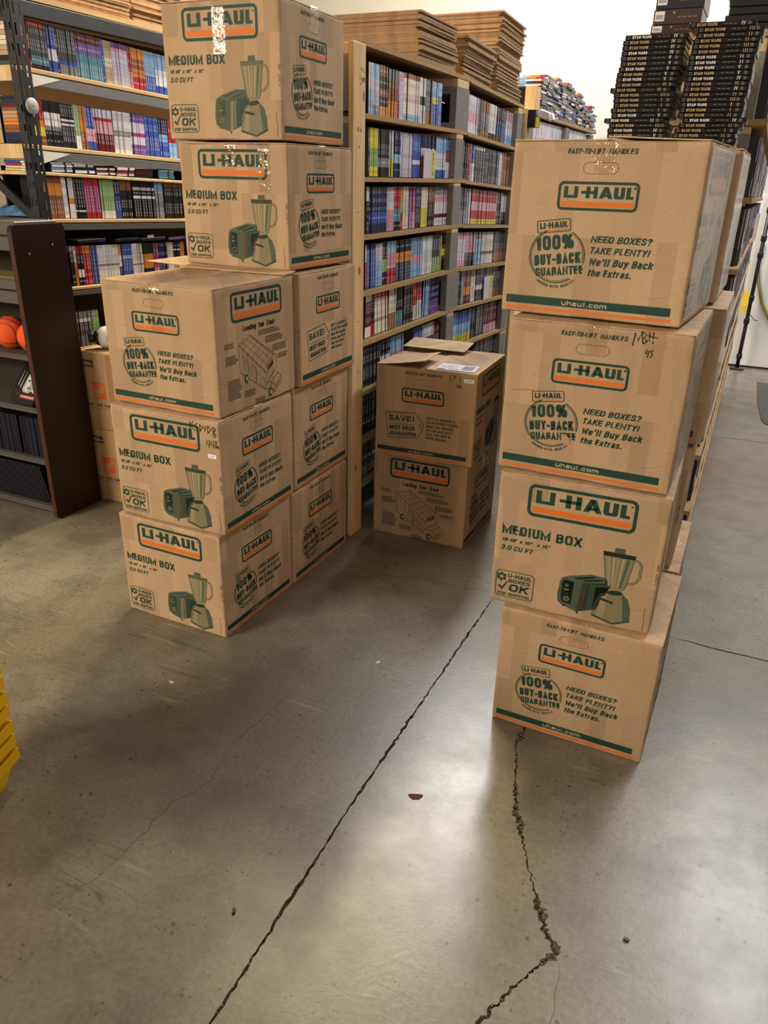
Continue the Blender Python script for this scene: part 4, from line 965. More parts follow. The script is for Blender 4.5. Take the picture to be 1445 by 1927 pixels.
o = obj('back_or_shade_panel', MB().box(CX - .434, 4.30, .0, CX - .4215, 5.34, 2.0).mesh('back_or_shade_panel', [PANEL_D])); tag(o, 'added dark sheet shading the gaps behind far bay of centre shelving', 'panel')  # same added sheet for the gaps of the far bay

# right hand shelf, seen along its face
RXF = -.058
RB = [(3.0, 4.0), (4.002, 5.1), (5.102, 6.1), (6.102, 7.0)]
BN = ['nearest', 'second', 'third', 'last']
for b, (y0, y1) in enumerate(RB):
    kz = -.012
    for i, z in enumerate(ZB):
        board(f'{ROWN[i]} plank of the right shelving behind the right pile, {BN[b]} bay', RXF - .41, RXF, y0, y1, z - .035, -.012, 3.0)
        zz = z - .035 - .012 * (y0 - 3.0)
        zl = (ZB[i + 1] - .035 - .012 * (y0 + .06 - 3.0) + .0008) if i < 8 else .0005
        if zz - .018 - zl > .15 and zz - .018 - zl < .1905: continue
        if i == 8: continue
        support(RXF - .44, y0 + .01, zl, zz - .0195, .10, f'grey concrete block at near end of {BN[b]} bay of right shelving, {ROWN[i]} of column', f'blocks of the right shelving, {BN[b]} bay')
for b, (y0, y1) in enumerate(RB):
    for yy in (y0 + .01, y1 - .12):
        tag(obj('foot_block', MB().box(RXF - .40, yy, 0, RXF - .005, yy + .1, ZB[8] - .035 - .018 - .012 * (yy + .1 - 3.0) - .0005).mesh('foot_block', [BLOCK])), f'grey foot block on the floor at {"near" if yy < y0 + .1 else "far"} end of {BN[b]} bay, right shelving', 'block', f'foot blocks under right shelving, {BN[b]} bay')
o = obj('back_or_shade_panel', MB().box(RXF - .456, 3.0, .0, RXF - .4445, 6.98, 1.96).mesh('back_or_shade_panel', [PANEL_D])); tag(o, 'added dark sheet shading the gaps inside the right shelving', 'panel')  # added sheet darkening the gaps of the right shelving

# ------------------------------------------------------------------ disc cases
PAL = dict(K=(30, 30, 35), G=(72, 74, 80), A=(128, 128, 132), W=(222, 218, 220), C=(226, 216, 196), R=(178, 44, 52), D=(98, 28, 38), P=(214, 160, 174), M=(172, 70, 122), V=(118, 86, 150), B=(58, 84, 168), N=(36, 42, 82), L=(150, 186, 224), T=(84, 136, 150), E=(140, 172, 108), Y=(220, 204, 78), O=(214, 136, 62), S=(144, 90, 56), U=(190, 160, 126), I=(208, 200, 216))
PAL = {k: rgb(*v) for k, v in PAL.items()}
def parse(b):
    out = []; i = 0
    while i < len(b):
        j = i + 1
        while j < len(b) and b[j].isdigit(): j += 1
        out.append((b[i], float(b[i + 1:j] or 100))); i = j
    s = sum(x for _, x in out); return [(k, v / s) for k, v in out]
def case_mb(t, h, bands, seed=0, d=.135, plastic='K', letters=True):
    mb = MB(); r = random.Random(seed); c = min(.0016, t * .12); P = PAL[plastic]
    bs = parse(bands); z = h - .002; zs = []
    mb.box(0, .0012, 0, t, d, h, P)
    # rounded spine sleeve
    prof = [(0, .0012), (c * .5, .0003), (c * 1.4, 0), (t - c * 1.4, 0), (t - c * .5, .0003), (t, .0012)]
    for k, fr in bs:
        z1 = z - fr * (h - .004); col = PAL[k]; f = r.uniform(.9, 1.1); col = tuple(min(1, q * f) for q in col[:3]) + (1,)
        v = [(x, y, zz) for zz in (z1, z) for x, y in prof]; n = len(prof)
        mb.add(v, [(i, i + 1, n + i + 1, n + i) for i in range(n - 1)], col)
        lum = sum(col[:3]) / 3
        ink = PAL['W'] if lum < .28 else PAL['K']
        if not letters: pass
        elif fr > .3:   # lettering run down the spine
            zz = z - .006; a, b = t * .36, t * .64
            while zz > z1 + .012:
                L = r.uniform(.006, .022)
                if r.random() < .72: mb.add([(a, -.0002, max(z1 + .003, zz - L)), (b, -.0002, max(z1 + .003, zz - L)), (b, -.0002, zz), (a, -.0002, zz)], [(0, 1, 2, 3)], tuple(q * .55 + w * .45 for q, w in zip(ink, col)))
                zz -= L + .004
        elif fr > .1 and r.random() < .5:
            m = (z + z1) / 2; mb.add([(t * .25, -.0002, m - .004), (t * .75, -.0002, m - .004), (t * .75, -.0002, m + .004), (t * .25, -.0002, m + .004)], [(0, 1, 2, 3)], tuple(q * .5 + w * .5 for q, w in zip(ink, col)))
        z = z1
    mb.box(c, .0001, 0, t - c, .0013, .002, P); mb.box(c, .0001, h - .002, t - c, .0013, h, P)
    return mb
ROWS = [
('top shelf of black rack',-3.05,[
(2.8,2.815,1.984,1,'P60R20P20','pink'),
(2.815,2.834,1.984,2,'G30O30K20R20','black and orange'),
(2.834,2.935,1.982,8,'R12G60T18K10','teal grey red-topped'),
(2.935,2.981,1.98,3,'B50W25B25','royal blue and white'),
(2.981,2.999,1.978,1,'K','black'),
(2.999,3.103,1.977,8,'G70B8A22','charcoal grey'),
(3.103,3.261,1.972,11,'D20V25T55','maroon-topped aqua'),
(3.261,3.28,1.969,1,'B','plain blue'),
(3.28,3.335,1.968,4,'U40C20U40','tan'),
(3.335,3.446,1.965,7,'V12P10I78','lilac white'),
(3.446,3.472,1.963,2,'R60P40','red'),
(3.472,3.564,1.961,6,'O25S25O20R30','orange patterned'),
(3.564,3.645,1.959,5,'L60B40','sky blue'),
(3.645,3.741,1.956,5,'L40W40B20','pale blue')]),
('second shelf of black rack',-3.05,[
(2.782,2.858,1.679,5,'R45O15Y20S20','red over yellow'),
(2.858,2.955,1.676,7,'K25W30A10K35','black and white'),
(2.955,3.036,1.673,6,'K35W5K5W5K50','black white-lettered'),
(3.036,3.069,1.671,2,'E70W30','light green'),
(3.069,3.11,1.669,3,'O60S40','orange brown'),
(3.11,3.163,1.667,3,'B50P30B20','blue and pink'),
(3.167,3.287,1.664,8,'I20R8P30D42','white over dark red'),
(3.287,3.408,1.659,7,'W45A15W40','white-grey'),
(3.408,3.521,1.655,7,'V20I25M10I20V25','purple and white'),
(3.521,3.633,1.65,7,'B','solid blue'),
(3.633,3.706,1.647,4,'N40L20B40','navy and pale blue'),
(3.706,3.773,1.644,3,'R60L40','red pale-footed')]),
('third shelf of black rack',-3.05,[
(2.789,2.906,1.36,8,'S15O30S55','orange brown'),
(2.906,2.935,1.357,2,'W','white'),
(2.935,2.98,1.356,2,'W50O15W35','white picture'),
(2.98,3.047,1.354,4,'K80W4K16','black'),
(3.047,3.144,1.351,6,'R15M70R15','crimson'),
(3.148,3.244,1.348,6,'E80W20','light green'),
(3.247,3.286,1.346,2,'N50B50','navy'),
(3.286,3.374,1.344,5,'S25K75','dark brown-topped'),
(3.385,3.552,1.339,8,'K15W8K15W8K54','black white-dashed'),
(3.559,3.625,1.335,3,'L30A70','blue-grey'),
(3.625,3.778,1.331,6,'S10K90','plain black')]),
('fourth shelf of black rack',-3.05,[
(2.88,2.923,1.052,3,'A15K85','black silver-topped'),
(2.923,2.941,1.052,1,'C40O60','cream and orange'),
(2.941,2.984,1.053,4,'R20K40W20K20','red-topped black'),
(2.984,3.034,1.054,2,'O20R80','orange red'),
(3.034,3.08,1.055,4,'B','medium blue'),
(3.08,3.231,1.057,9,'W50A6W44','whitish grey'),
(3.231,3.251,1.058,1,'O30W30N40','gold and white'),
(3.251,3.329,1.059,4,'B30L10B60','bright blue'),
(3.329,3.409,1.061,5,'W55A5W40','off-white'),
(3.409,3.5,1.063,6,'K30O40K30','black and gold'),
(3.503,3.537,1.064,2,'M70P30','pink purple'),
(3.537,3.613,1.065,5,'N','dark navy'),
(3.616,3.663,1.066,3,'C70W30','cream'),
(3.667,3.727,1.067,4,'K20W4K30U46','black and tan'),
(3.727,3.767,1.068,2,'O','orange')]),
('low shelf of black rack',-3.03,[
(2.831,2.949,0.747,8,'A20W10G40A30','silver and black'),
(2.949,3.017,0.741,4,'A20E40W15E25','silver and green')]),
('top row of wooden shelf',-1.56,[
(3.166,3.201,1.813,2,'W50L50','white and blue'),
(3.201,3.265,1.813,3,'L30I50A20','pale blue'),
(3.265,3.347,1.813,5,'S20K25S15K20O20','black and orange'),
(3.347,3.441,1.813,4,'A25S40O35','brown grey-topped'),
(3.441,3.47,1.813,1,'P60M40','pink mauve'),
(3.47,3.513,1.813,2,'P20I80','mauve white'),
(3.513,3.698,1.812,9,'S10C40P10C25L15','cream blue-footed'),
(3.698,3.763,1.812,3,'W40K20W40','white and black'),
(3.763,3.851,1.812,5,'G70S30','dark grey'),
(3.851,3.926,1.811,3,'L35Y15B50','yellow and blue'),
(3.926,3.982,1.811,3,'L30B70','blue')]),
('far bay, top row of wooden shelf',-1.56,[
(4.365,4.526,1.811,6,'I40P30I30','pinkish white'),
(4.526,4.596,1.807,2,'G','dark grey'),
(4.596,4.737,1.804,5,'S30A40S30','brown grey'),
(4.737,4.87,1.799,4,'C40W40K20','cream and white'),
(4.87,5.06,1.794,5,'G50B20G30','slate'),
(5.06,5.335,1.785,8,'P30W40L30','pink and white')]),
('second row of wooden shelf',-1.56,[
(3.163,3.179,1.577,1,'K','black'),
(3.179,3.257,1.577,4,'Y40E40Y20','yellow green'),
(3.262,3.379,1.576,6,'K60A20K20','grey-marked black'),
(3.379,3.414,1.575,2,'W60Y40','white and yellow'),
(3.414,3.496,1.575,5,'N50L20N30','blue-lined dark'),
(3.496,3.633,1.574,7,'I','pale lilac'),
(3.633,3.731,1.573,5,'B60W10B30','striped blue'),
(3.743,3.917,1.572,6,'N30W20S50','mixed dark'),
(3.922,4.062,1.571,5,'L40W40B20','light blue'),
(4.062,4.201,1.57,6,'B35S25W40','blue and brown')]),
('far bay, second row of wooden shelf',-1.56,[
(4.331,4.437,1.565,4,'K','black'),
(4.437,4.473,1.563,1,'R','red'),
(4.473,4.528,1.561,2,'B50W50','blue and white'),
(4.528,4.702,1.557,4,'W10G90','dark grey white-topped'),
(4.709,4.773,1.553,2,'K','leaning black'),
(4.773,4.985,1.548,4,'G','dark grey'),
(4.985,5.055,1.543,2,'W','white'),
(5.055,5.204,1.539,3,'S','rust brown'),
(5.204,5.276,1.535,2,'K','last black')]),
('third row of wooden shelf',-1.56,[
(3.156,3.182,1.351,2,'W30K70','black white-topped'),
(3.182,3.363,1.35,9,'N55B25N20','navy blue'),
(3.363,3.432,1.35,3,'W50P50','white and pink'),
(3.432,3.509,1.35,3,'R50T30K20','red teal-footed'),
(3.509,3.538,1.349,2,'O30E30R40','motley'),
(3.538,3.601,1.349,2,'C','cream'),
(3.601,3.631,1.349,1,'V','purple'),
(3.631,3.693,1.349,3,'M60P40','magenta'),
(3.693,3.757,1.349,4,'N50K50','black and navy'),
(3.757,3.84,1.348,4,'C50Y50','cream yellow'),
(3.84,3.943,1.348,4,'S40K60','brown and black'),
(3.948,4.144,1.347,8,'A20P20W30D10W20','pinkish grey')]),
('far bay, third row of wooden shelf',-1.56,[
(4.308,4.449,1.339,4,'G60A40','grey and black'),
(4.449,4.511,1.335,2,'I','lilac'),
(4.511,4.989,1.325,9,'R35P25R25Y15','red and pink'),
(4.989,5.102,1.313,4,'K','black'),
(5.102,5.295,1.307,5,'W60K40','white and black')]),
('fourth row of wooden shelf',-1.56,[
(3.144,3.159,1.118,1,'W40R60','white and red'),
(3.159,3.254,1.117,5,'N10B90','blue violet'),
(3.254,3.32,1.116,3,'W40L60','white and pale blue'),
(3.32,3.376,1.115,3,'K40E30K30','black and green'),
(3.376,3.476,1.114,5,'L25P40R35','pink blue-topped'),
(3.476,3.659,1.112,9,'K30O25N45','black orange-banded'),
(3.659,3.8,1.109,6,'L45P20L35','light blue and pink'),
(3.8,3.928,1.107,4,'W','creamy white'),
(3.928,4.037,1.105,4,'G60E40','dark grey green'),
(4.037,4.067,1.104,1,'Y','yellow'),
(4.067,4.163,1.103,3,'K40Y20K40','black and yellow')]),
('far bay, fourth row of wooden shelf',-1.56,[
(4.288,4.452,1.099,5,'P20W60P20','pinkish white'),
(4.452,4.625,1.092,4,'P60K40','pink-grey dark-footed'),
(4.629,4.754,1.086,3,'A20L80','light blue'),
(4.754,4.995,1.078,5,'C60S10W30','cream and brown'),
(5.005,5.292,1.067,7,'G60S40','dark grey-brown')]),
('fifth row of wooden shelf',-1.56,[
(3.14,3.205,0.89,4,'W15D60C25','brown red'),
(3.205,3.255,0.89,3,'K70R30','black and red'),
(3.255,3.392,0.889,6,'R12C50U8C30','cream red-topped'),
(3.392,3.482,0.889,4,'C60S40','cream brown'),
(3.482,3.574,0.888,4,'K60T40','black teal-lined'),
(3.574,3.705,0.888,6,'A10K90','silver-topped black'),
(3.705,3.755,0.887,2,'R60W40','red orange'),
(3.755,3.823,0.887,4,'R50W50','red and white'),
(3.823,3.911,0.886,3,'L','light blue'),
(3.911,4.052,0.886,5,'N60V40','mauve and navy')]),
('far bay, fifth row of wooden shelf',-1.56,[
(4.269,4.319,0.886,2,'W','white'),
(4.319,4.427,0.882,4,'K','black'),
(4.427,4.48,0.878,2,'A','grey'),
(4.48,4.609,0.874,3,'S50O25D25','brown orange-footed'),
(4.609,4.681,0.869,2,'C','cream'),
(4.681,4.889,0.862,6,'G50W15G35','grey white-marked'),
(4.897,5.239,0.848,8,'G70S30','dark grey brown'),
(5.239,5.358,0.836,3,'I','lilac white')]),
('sixth row of wooden shelf',-1.56,[
(3.127,3.321,0.656,10,'N20K80','black navy'),
(3.321,3.437,0.654,6,'K40W30K30','black and white'),
(3.437,3.593,0.651,6,'L40P60','pinkish blue')]),
('sixth row of wooden shelf behind the open box',-1.56,[
(3.733,3.86,0.727,5,'B40L60','lavender blue'),
(3.86,4.009,0.705,6,'W40K60','white and dark'),
(4.009,4.103,0.685,4,'D40G60','dark mauve')]),
('far bay, sixth row of wooden shelf',-1.56,[
(4.288,4.632,0.652,9,'B40L35Y25','blue and light blue'),
(4.632,4.725,0.639,3,'K','black'),
(4.745,4.904,0.63,4,'G','grey'),
(4.918,5.187,0.615,6,'D70P30','maroon'),
(5.211,5.361,0.601,4,'K','last black')]),
('seventh row of wooden shelf',-1.56,[
(3.12,3.3,0.651,12,'K70W3K27','black')]),
('eighth row of wooden shelf',-1.56,[
(3.109,3.302,0.417,12,'K60G40','dim black')]),
('bottom row of wooden shelf',-1.56,[
(3.102,3.29,0.192,11,'K30W10K20O20K20','dark mixed')]),
('far bay, seventh row of wooden shelf',-1.56,[
(4.745,5.434,0.382,12,'K60G40','dim black')]),

]
def project(x, y, z):
    v = Vector((x, y, z - 1.576)); d = v.dot(CF); return 722.5 + 1436 * v.dot(CR) / d, 963.5 - 1436 * v.dot(CU) / d, d
cands = []
for shelf, X, runs in ROWS:
    prev = None
    for (ya, yb, zb, n, bands, desc) in runs:
        if (yb - ya) / n > .022: n = max(1, round((yb - ya) / .0155))
        cands.append((shelf, X, ya, yb, zb, n, bands, desc, prev)); prev = desc
def area(c):
    t = (c[3] - c[2]) / c[5]; ym = (c[2] + c[3]) / 2
    a = project(c[1], ym - t / 2, c[4]); b = project(c[1], ym + t / 2, c[4]); e = project(c[1], ym, c[4] + .19)
    return abs(b[0] - a[0]) * abs(e[1] - a[1])
cands.sort(key=area, reverse=True)
BASEZ = {'top shelf': 1.978, 'second shelf': 1.672, 'third shelf': 1.360, 'fourth shelf': 1.046, 'low shelf': .752}
def base_z(shelf, y, zb):
    for k, v in BASEZ.items():
        if shelf.startswith(k): return v + K1 * (y - 2.78)
    for i, k in enumerate(ROWN):
        if k + ' row of wooden shelf' in shelf and i < 8:
            return ZB[i + 1] + ((SL * (y - 4.302) - .0045 if y > 4.30 else 0) if shelf.startswith('far bay') else 0)
    return zb
SLOPE = lambda shelf: K1 if 'black rack' in shelf else (SL if shelf.startswith('far bay') else 0)
rest = MB(); left = 296; seed = 0
ROT = Matrix.Rotation(pi / 2, 4, 'Z')
for c in cands:
    shelf, X, ya, yb, zb, n, bands, desc, prev = c; seed += 1
    t = (yb - ya) / n; rr = random.Random(seed * 31); hh = .19 - rr.choice((0, 0, 0, .001, .002))
    if shelf.startswith('third shelf'): hh = .184
    if shelf.startswith('top shelf'): hh = .187
    if 'low' in shelf: hh = .172
    if 'sixth row of wooden shelf behind' in shelf: hh = .185
    tilt = rr.choice((0, 0, 0, 0, .012, -.012, .03)) if n > 2 else 0
    if 'fifth row of wooden' in shelf and not shelf.startswith('far'): tilt = .05 if rr.random() < .6 else -.04
    pl = 'W' if desc in ('white-grey',) else ('G' if rr.random() < .25 else 'K')
    base = case_mb(t * .965, hh, bands, seed, .135, pl)
    indiv = n <= left
    me = base.mesh('disc_case', [CASE]) if indiv else None
    if indiv: left -= n
    for i in range(n):
        y = ya + t * i; z = base_z(shelf, y + t / 2, zb) + .0016 + abs(tilt) * t * .5
        M = Matrix.Translation((X - rr.uniform(0, .006), y + (tilt * .1 if tilt > 0 else 0), z)) @ ROT @ Matrix.Rotation(tilt, 4, 'Y')
        if indiv:
            o = obj('disc_case', me, None, M=M)
            lab = f'{ORDL[i]} of {n} {desc} disc cases from left, {shelf}' if n > 1 else f'single {desc} disc case on {shelf}' + (f' right of the {prev} ones' if prev else ', leftmost')
            tag(o, ' '.join(lab.split()[:16]), 'disc case', f'{desc} cases, {shelf}' if n > 1 else None)
        else: rest.join(base, M)
# cases of the right shelving, seen only along its face
rr = random.Random(99); keys = 'KKGGANBWWSDITC'
bases = [case_mb(.0148, .19, rr.choice(keys) + '40' + rr.choice(keys) + '30' + rr.choice(keys) + '30', 500 + k) for k in range(24)]
for b, (y0, y1) in enumerate(RB):
    for i in range(1, 9):
        z0 = ZB[i] - .035
        if i < 8 or True:
            y = y0 + .125
            while y < y1 - .03:
                rest.join(rr.choice(bases), Matrix.Translation((RXF - .006 - rr.uniform(0, .012), y, z0 + .002 - .012 * (y - 3.0))) @ ROT); y += .0151
# rows under the far top plank
for z0, keyz in ((1.762, 'IIPWCWAL'), (1.532, 'KGAWNB')):
    y = 5.62
    while y < 7.45:
        if not (6.53 < y < 6.69): rest.join(case_mb(.0148, .19, rr.choice(keyz) + '50' + rr.choice(keyz) + '50', int(y * 997)), Matrix.Translation((-1.565, y, z0)) @ ROT)
        y += .0151
# cases lying in flat piles
def lying(name, me, x, y, z, rz, label, group=None, cat='disc case'):
    return tag(obj(name, me, None, (x, y, z), rz), label, cat, group)
def flat_case(lx, ly, th, cx, cy_, top, seed):
    """case lying flat; its long printed edge faces -y, short one faces +x"""
    mb = MB(); r = random.Random(seed); mb.bbox(0, 0, 0, lx, ly, th, .0012, PAL['K'])
    x = .004; 
    for k, fr in parse(cx):
        x1 = x + fr * (lx - .008); mb.add([(x, -.0002, .001), (x1, -.0002, .001), (x1, -.0002, th - .001), (x, -.0002, th - .001)], [(0, 1, 2, 3)], PAL[k]); x = x1
    y = .004
    for k, fr in parse(cy_):
        y1 = y + fr * (ly - .008); mb.add([(lx + .0002, y, .001), (lx + .0002, y1, .001), (lx + .0002, y1, th - .001), (lx + .0002, y, th - .001)], [(0, 1, 2, 3)], PAL[k]); y = y1
    mb.add([(.003, .003, th + .0002), (lx - .003, .003, th + .0002), (lx - .003, ly - .003, th + .0002), (.003, ly - .003, th + .0002)], [(0, 1, 2, 3)], PAL[top])
    return mb
for y, cols, lab in ((2.80, 'KKK', 'black'), (2.845, 'WLWI', 'white'), (2.985, 'WKW', 'black and white'), (3.125, 'CRCK', 'cream and red'), (3.265, 'WRW', 'white and red'), (3.405, 'KDK', 'dark'), (3.575, 'TTLT', 'teal blue')):
    if y < 2.81: continue
    for i, k in enumerate(cols):
        me = flat_case(.19, .133, .0138 if len(cols) < 4 else .0105, 'K', (k + '60K10' + k + '30'), 'K', int(y * 100) + i).mesh('flat_disc_case', [CASE])
        lying('flat_disc_case', me, RX - .19 - .012 + RND.uniform(0, .01), y, 1.5628 + K1 * (y + .133 - 2.78) + .0058 + i * (.0140 if len(cols) < 4 else .0107), 0, f'{lab} case lying flat on thin third plank of black rack, {ORD[len(cols)-1-i]} of pile')
# black cases lying on top of the fourth row
for i, (y, L, k) in enumerate(((2.95, .19, 'K'), (3.20, .19, 'K'), (3.40, .19, 'K'), (3.62, .19, 'V'))):
    me = flat_case(.14, L, .013, 'K', k + '70N30', 'K' if i else 'U', 70 + i).mesh('flat_disc_case', [CASE])
    lying('flat_disc_case', me, RX - .15, y, 1.2385 + K1 * (y - 2.9) + .006, [0, .05, -.05, 0][i], f'dark disc case lying across the {["leftmost","grey","middle blue","purple"][i]} cases of fourth row, black rack')
o = lying('white_card', MB().box(0, 0, 0, .0015, .05, .02).mesh('white_card', [WHITEP]), RX - .02, 3.46, 1.2515 + K1 * .5, 0, 'small white card standing on the dark flat cases, fourth row', None, 'card')
# far piles of blue cases on the top plank of the centre shelf
blu = 'LBKTLIBNAC'; rr = random.Random(5); nb = 0
for p in range(13):
    y = 5.75 + p * .148; n = [16, 18, 17, 19, 17, 19, 18, 15, 17, 14, 12, 13, 9][p]; z = 1.9935 - .004 * (y + .14 - 5.46) + .0008
    for i in range(n):
        a = 'L30' + rr.choice('WIOB') + '40' + rr.choice('RWBO') + '30'
        mbc = flat_case(.17, .135, .0135, a, rr.choice('KKGGAABWN'), 'K', p * 50 + i); xj = rr.uniform(-.012, .012)
        M = Matrix.Translation((-1.712 + xj, y + rr.uniform(-.004, .004), z + i * .0138)) @ Matrix.Rotation(rr.uniform(-.04, .04), 4, 'Z')
        if p < 2: 
            lying('flat_disc_case', mbc.mesh('flat_disc_case', [CASE]), 0, 0, 0, 0, f'{ORD[n-1-i]} case from top of {["first","second"][p]} flat pile beyond the pine crate').matrix_basis = M
        else: rest.join(mbc, M)
tag(obj('disc_cases', rest.mesh('disc_cases', [CASE])), 'remaining mixed disc cases filling the far shelves and far piles', 'disc cases', None, 'stuff')
# two tall piles of black cases on the rear carton
GOLD = rgb(186, 158, 112); SILV = rgb(222, 222, 224); GREY_ = rgb(120, 116, 110)
_sw = {}
def sw_print(num, col):
    if (num, col) in _sw: return _sw[num, col]
    mb = MB(); text(mb, 'STAR', .020, .0032, .043, .0102, col, 0, 0, .05); text(mb, 'WARS', .047, .0032, .072, .0102, col, 0, 0, .05)
    for k in range(3): mb.rect(.090 + k * .012, .006, .099 + k * .012, .0076, GREY_)
    text(mb, num, .1335, .0025, .1335 + .0035 * len(num) + .003, .0112, SILV if num in ('IV', 'V') else col, 0, 0, .01)
    mb.rect(.150, .003, .158, .005, GREY_); mb.rect(.150, .0064, .160, .0078, GREY_); mb.rect(.150, .0088, .157, .0102, GREY_); frame(mb, .0075, .0035, .013, .0105, .001, .0011, GREY_)
    _sw[num, col] = mb.mesh('lettering', [INK]); return _sw[num, col]
swb = MB().bbox(0, 0, 0, .1715, .135, .0128, .0016, rgb(26, 26, 29)); swb = swb.mesh('case_body', [plain('black_case_plastic', rgb(24, 24, 27), .22, .5, 0, .15, 20)])
zU = 3 * HZ + BH
def sw_stack(x, y, n, th, nums, cols, side, jit):
    r = random.Random(n)
    for i in range(n):
        k = n - 1 - i
        dx = jit.get(k, r.uniform(-.003, .003))
        t = thing('black_disc_case', f'black case lying in the {side} tall pile atop the rear carton, {ORD[k]} from top' if k else f'black case lying topmost on the {side} tall pile atop the rear carton', 'disc case', (x + dx + i * .0008, y + r.uniform(-.003, .003), zU + .001 + i * th), r.uniform(-.012, .012), f'{side} tall pile of black cases')
        obj('case_body', swb, t)
        c = GOLD if cols[k % len(cols)] == 'g' else SILV
        obj('lettering', sw_print(nums[k % len(nums)], c), t, M=Matrix(((1, 0, 0, 0), (0, 0, -1, -.0003), (0, 1, 0, 0), (0, 0, 0, 1))))
sw_stack(-.487, 2.605, 22, .01325, ['IV', 'IV', 'IV', 'IV', 'V', 'V', 'V', 'V', 'V', 'VI', 'VI', 'III', 'I', 'I', 'I', 'V', 'II', 'III', 'IV', 'V', 'I', 'II'], 'sggsggsgsggggggssgsggg', 'left', {10: -.014, 16: -.016})
sw_stack(-.297, 2.60, 24, .01305, ['IV', 'III', 'II', 'II', 'III', 'III', 'II', 'II', 'V', 'V', 'IV', 'VI', 'IV', 'II', 'III', 'I', 'I', 'II', 'IV', 'II', 'I', 'II', 'I', 'V'], 'ggggggsssgsggggsggsggggg', 'right', {0: -.018, 1: .006, 2: .006, 18: .018, 19: .010})
# boxed sets and black pile on the right shelf
zr = ZB[0] - .035
bz = zr + .001
for i, (c, lab, bh) in enumerate((((58, 26, 30), 'maroon', .027), ((66, 48, 40), 'brown', .042), ((34, 36, 52), 'navy', .05))):
    t = thing('boxed_set', f'{lab} boxed disc set with white barcode label, {["lowest","middle","topmost"][i]} in pile behind black cases', 'boxed set', (-.463 + i * .003, 3.02, bz), 0, 'boxed sets behind the black cases')
    obj('box_body', MB().bbox(0, 0, 0, .148, .19, bh, .0015, rgb(*c)).mesh('box_body', [CASE]), t)
    bz += bh + .0005; k_ = bh / .0525; lb = MB().rect(.004, .012, .034, .046, WH)
    for k in range(9): lb.rect(.008 + k * .0026, .018, .0092 + k * .0026, .034, BK, .0002)
    lb.rect(.060, .036, .066, .043, rgb(214, 140, 60)); 
    for k in range(4): lb.rect(.074 + k * .016, .022, .086 + k * .016, .026, rgb(150, 110, 80))
    obj('printed_label', lb.mesh('printed_label', [INK]), t, M=Matrix(((1, 0, 0, 0), (0, 0, -1, -.0004), (0, k_, 0, 0), (0, 0, 0, 1))))
for i in range(9):
    me = MB().bbox(0, 0, 0, .18, .14, .0215, .002).mesh('black_book', [BLACK])
    lying('black_book', me, -.242 + RND.uniform(0, .012), 3.02 + RND.uniform(0, .01), zr + .001 + i * .0219, RND.uniform(-.02, .02), f'thick black case in the pile on the right shelving top, {ORD[8-i]} of nine', 'thick black cases on the right shelving top')

# ------------------------------------------------------------------ flattened cartons piled on top of the shelves
def flat_mesh(w, d, th):
    mb = MB(); g = th * .16; a = (th - g) / 2
    mb.box(0, 0, 0, w, d, a); mb.box(.004, .004, a, w - .004, d - .004, a + g); mb.box(0, .002, a + g, w - .001, d, th); return mb.mesh('flattened_carton', [KRAFT_OLD])
FL = [flat_mesh(.485, .47, .0086), flat_mesh(.475, .475, .0082), flat_mesh(.49, .46, .0088)]
FLP = []
for me in FL:
    m2 = me.copy(); m2.materials.clear(); m2.materials.append(KRAFT_PALE); FLP.append(m2)
def flats(x, y, z, n, label, group, meshes, k=0.0, jit=.006, bend=None, top=False):
    r = random.Random(int(y * 100) + n)
    for i in range(n):
        jx = r.uniform(-jit, jit) + (bend(i / n) if bend else 0)
        o = obj('flattened_carton', meshes[r.randrange(3)], None, M=Matrix.Translation((x + jx, y + r.uniform(-jit, jit) * .8, z + i * .00895)) @ Matrix.Rotation(k, 4, 'X') @ Matrix.Rotation(r.uniform(-.012, .012), 4, 'Z'))
        tag(o, f'{ORD[n-1-i] if n-1-i < 24 else str(n-i) + "th"} flattened {label}', 'flat carton', group)
flats(-2.035, 3.645, 2.0562, 22, 'brown carton of the nearest pile on top of centre shelving', 'nearest pile of flat cartons', FL, 0, .005, lambda t: .008 * sin(t * 7))
flats(-2.025, 4.205, 2.0612, 20, 'brown carton of the second pile on top of centre shelving', 'second pile of flat cartons', FL, SL, .006, lambda t: -.01 * sin(t * 6))
flats(-2.02, 4.735, 2.0345, 22, 'brown carton of the third pile on top of centre shelving', 'third pile of flat cartons', FL, SL, .009, lambda t: .010 * sin(t * 8))
flats(-2.015, 4.715, 2.2335, 21, 'brown carton of the raised pile laid over the third pile', 'raised pile of flat cartons', FL, SL, .009, lambda t: .012 * t)
for i, (y, n, lab) in enumerate(((3.02, 20, 'leftmost'), (3.50, 24, 'next'), (4.6, 26, 'third'), (5.25, 30, 'fourth'), (5.9, 26, 'fifth'), (6.5, 30, 'sixth'))):
    if i == 3: continue
    flats(RX - .50, y, 2.2568, n, f'pale carton on top of black rack, {lab} pile from near end', f'{lab} pile of flat cartons on black rack', FLP, 0, .01)

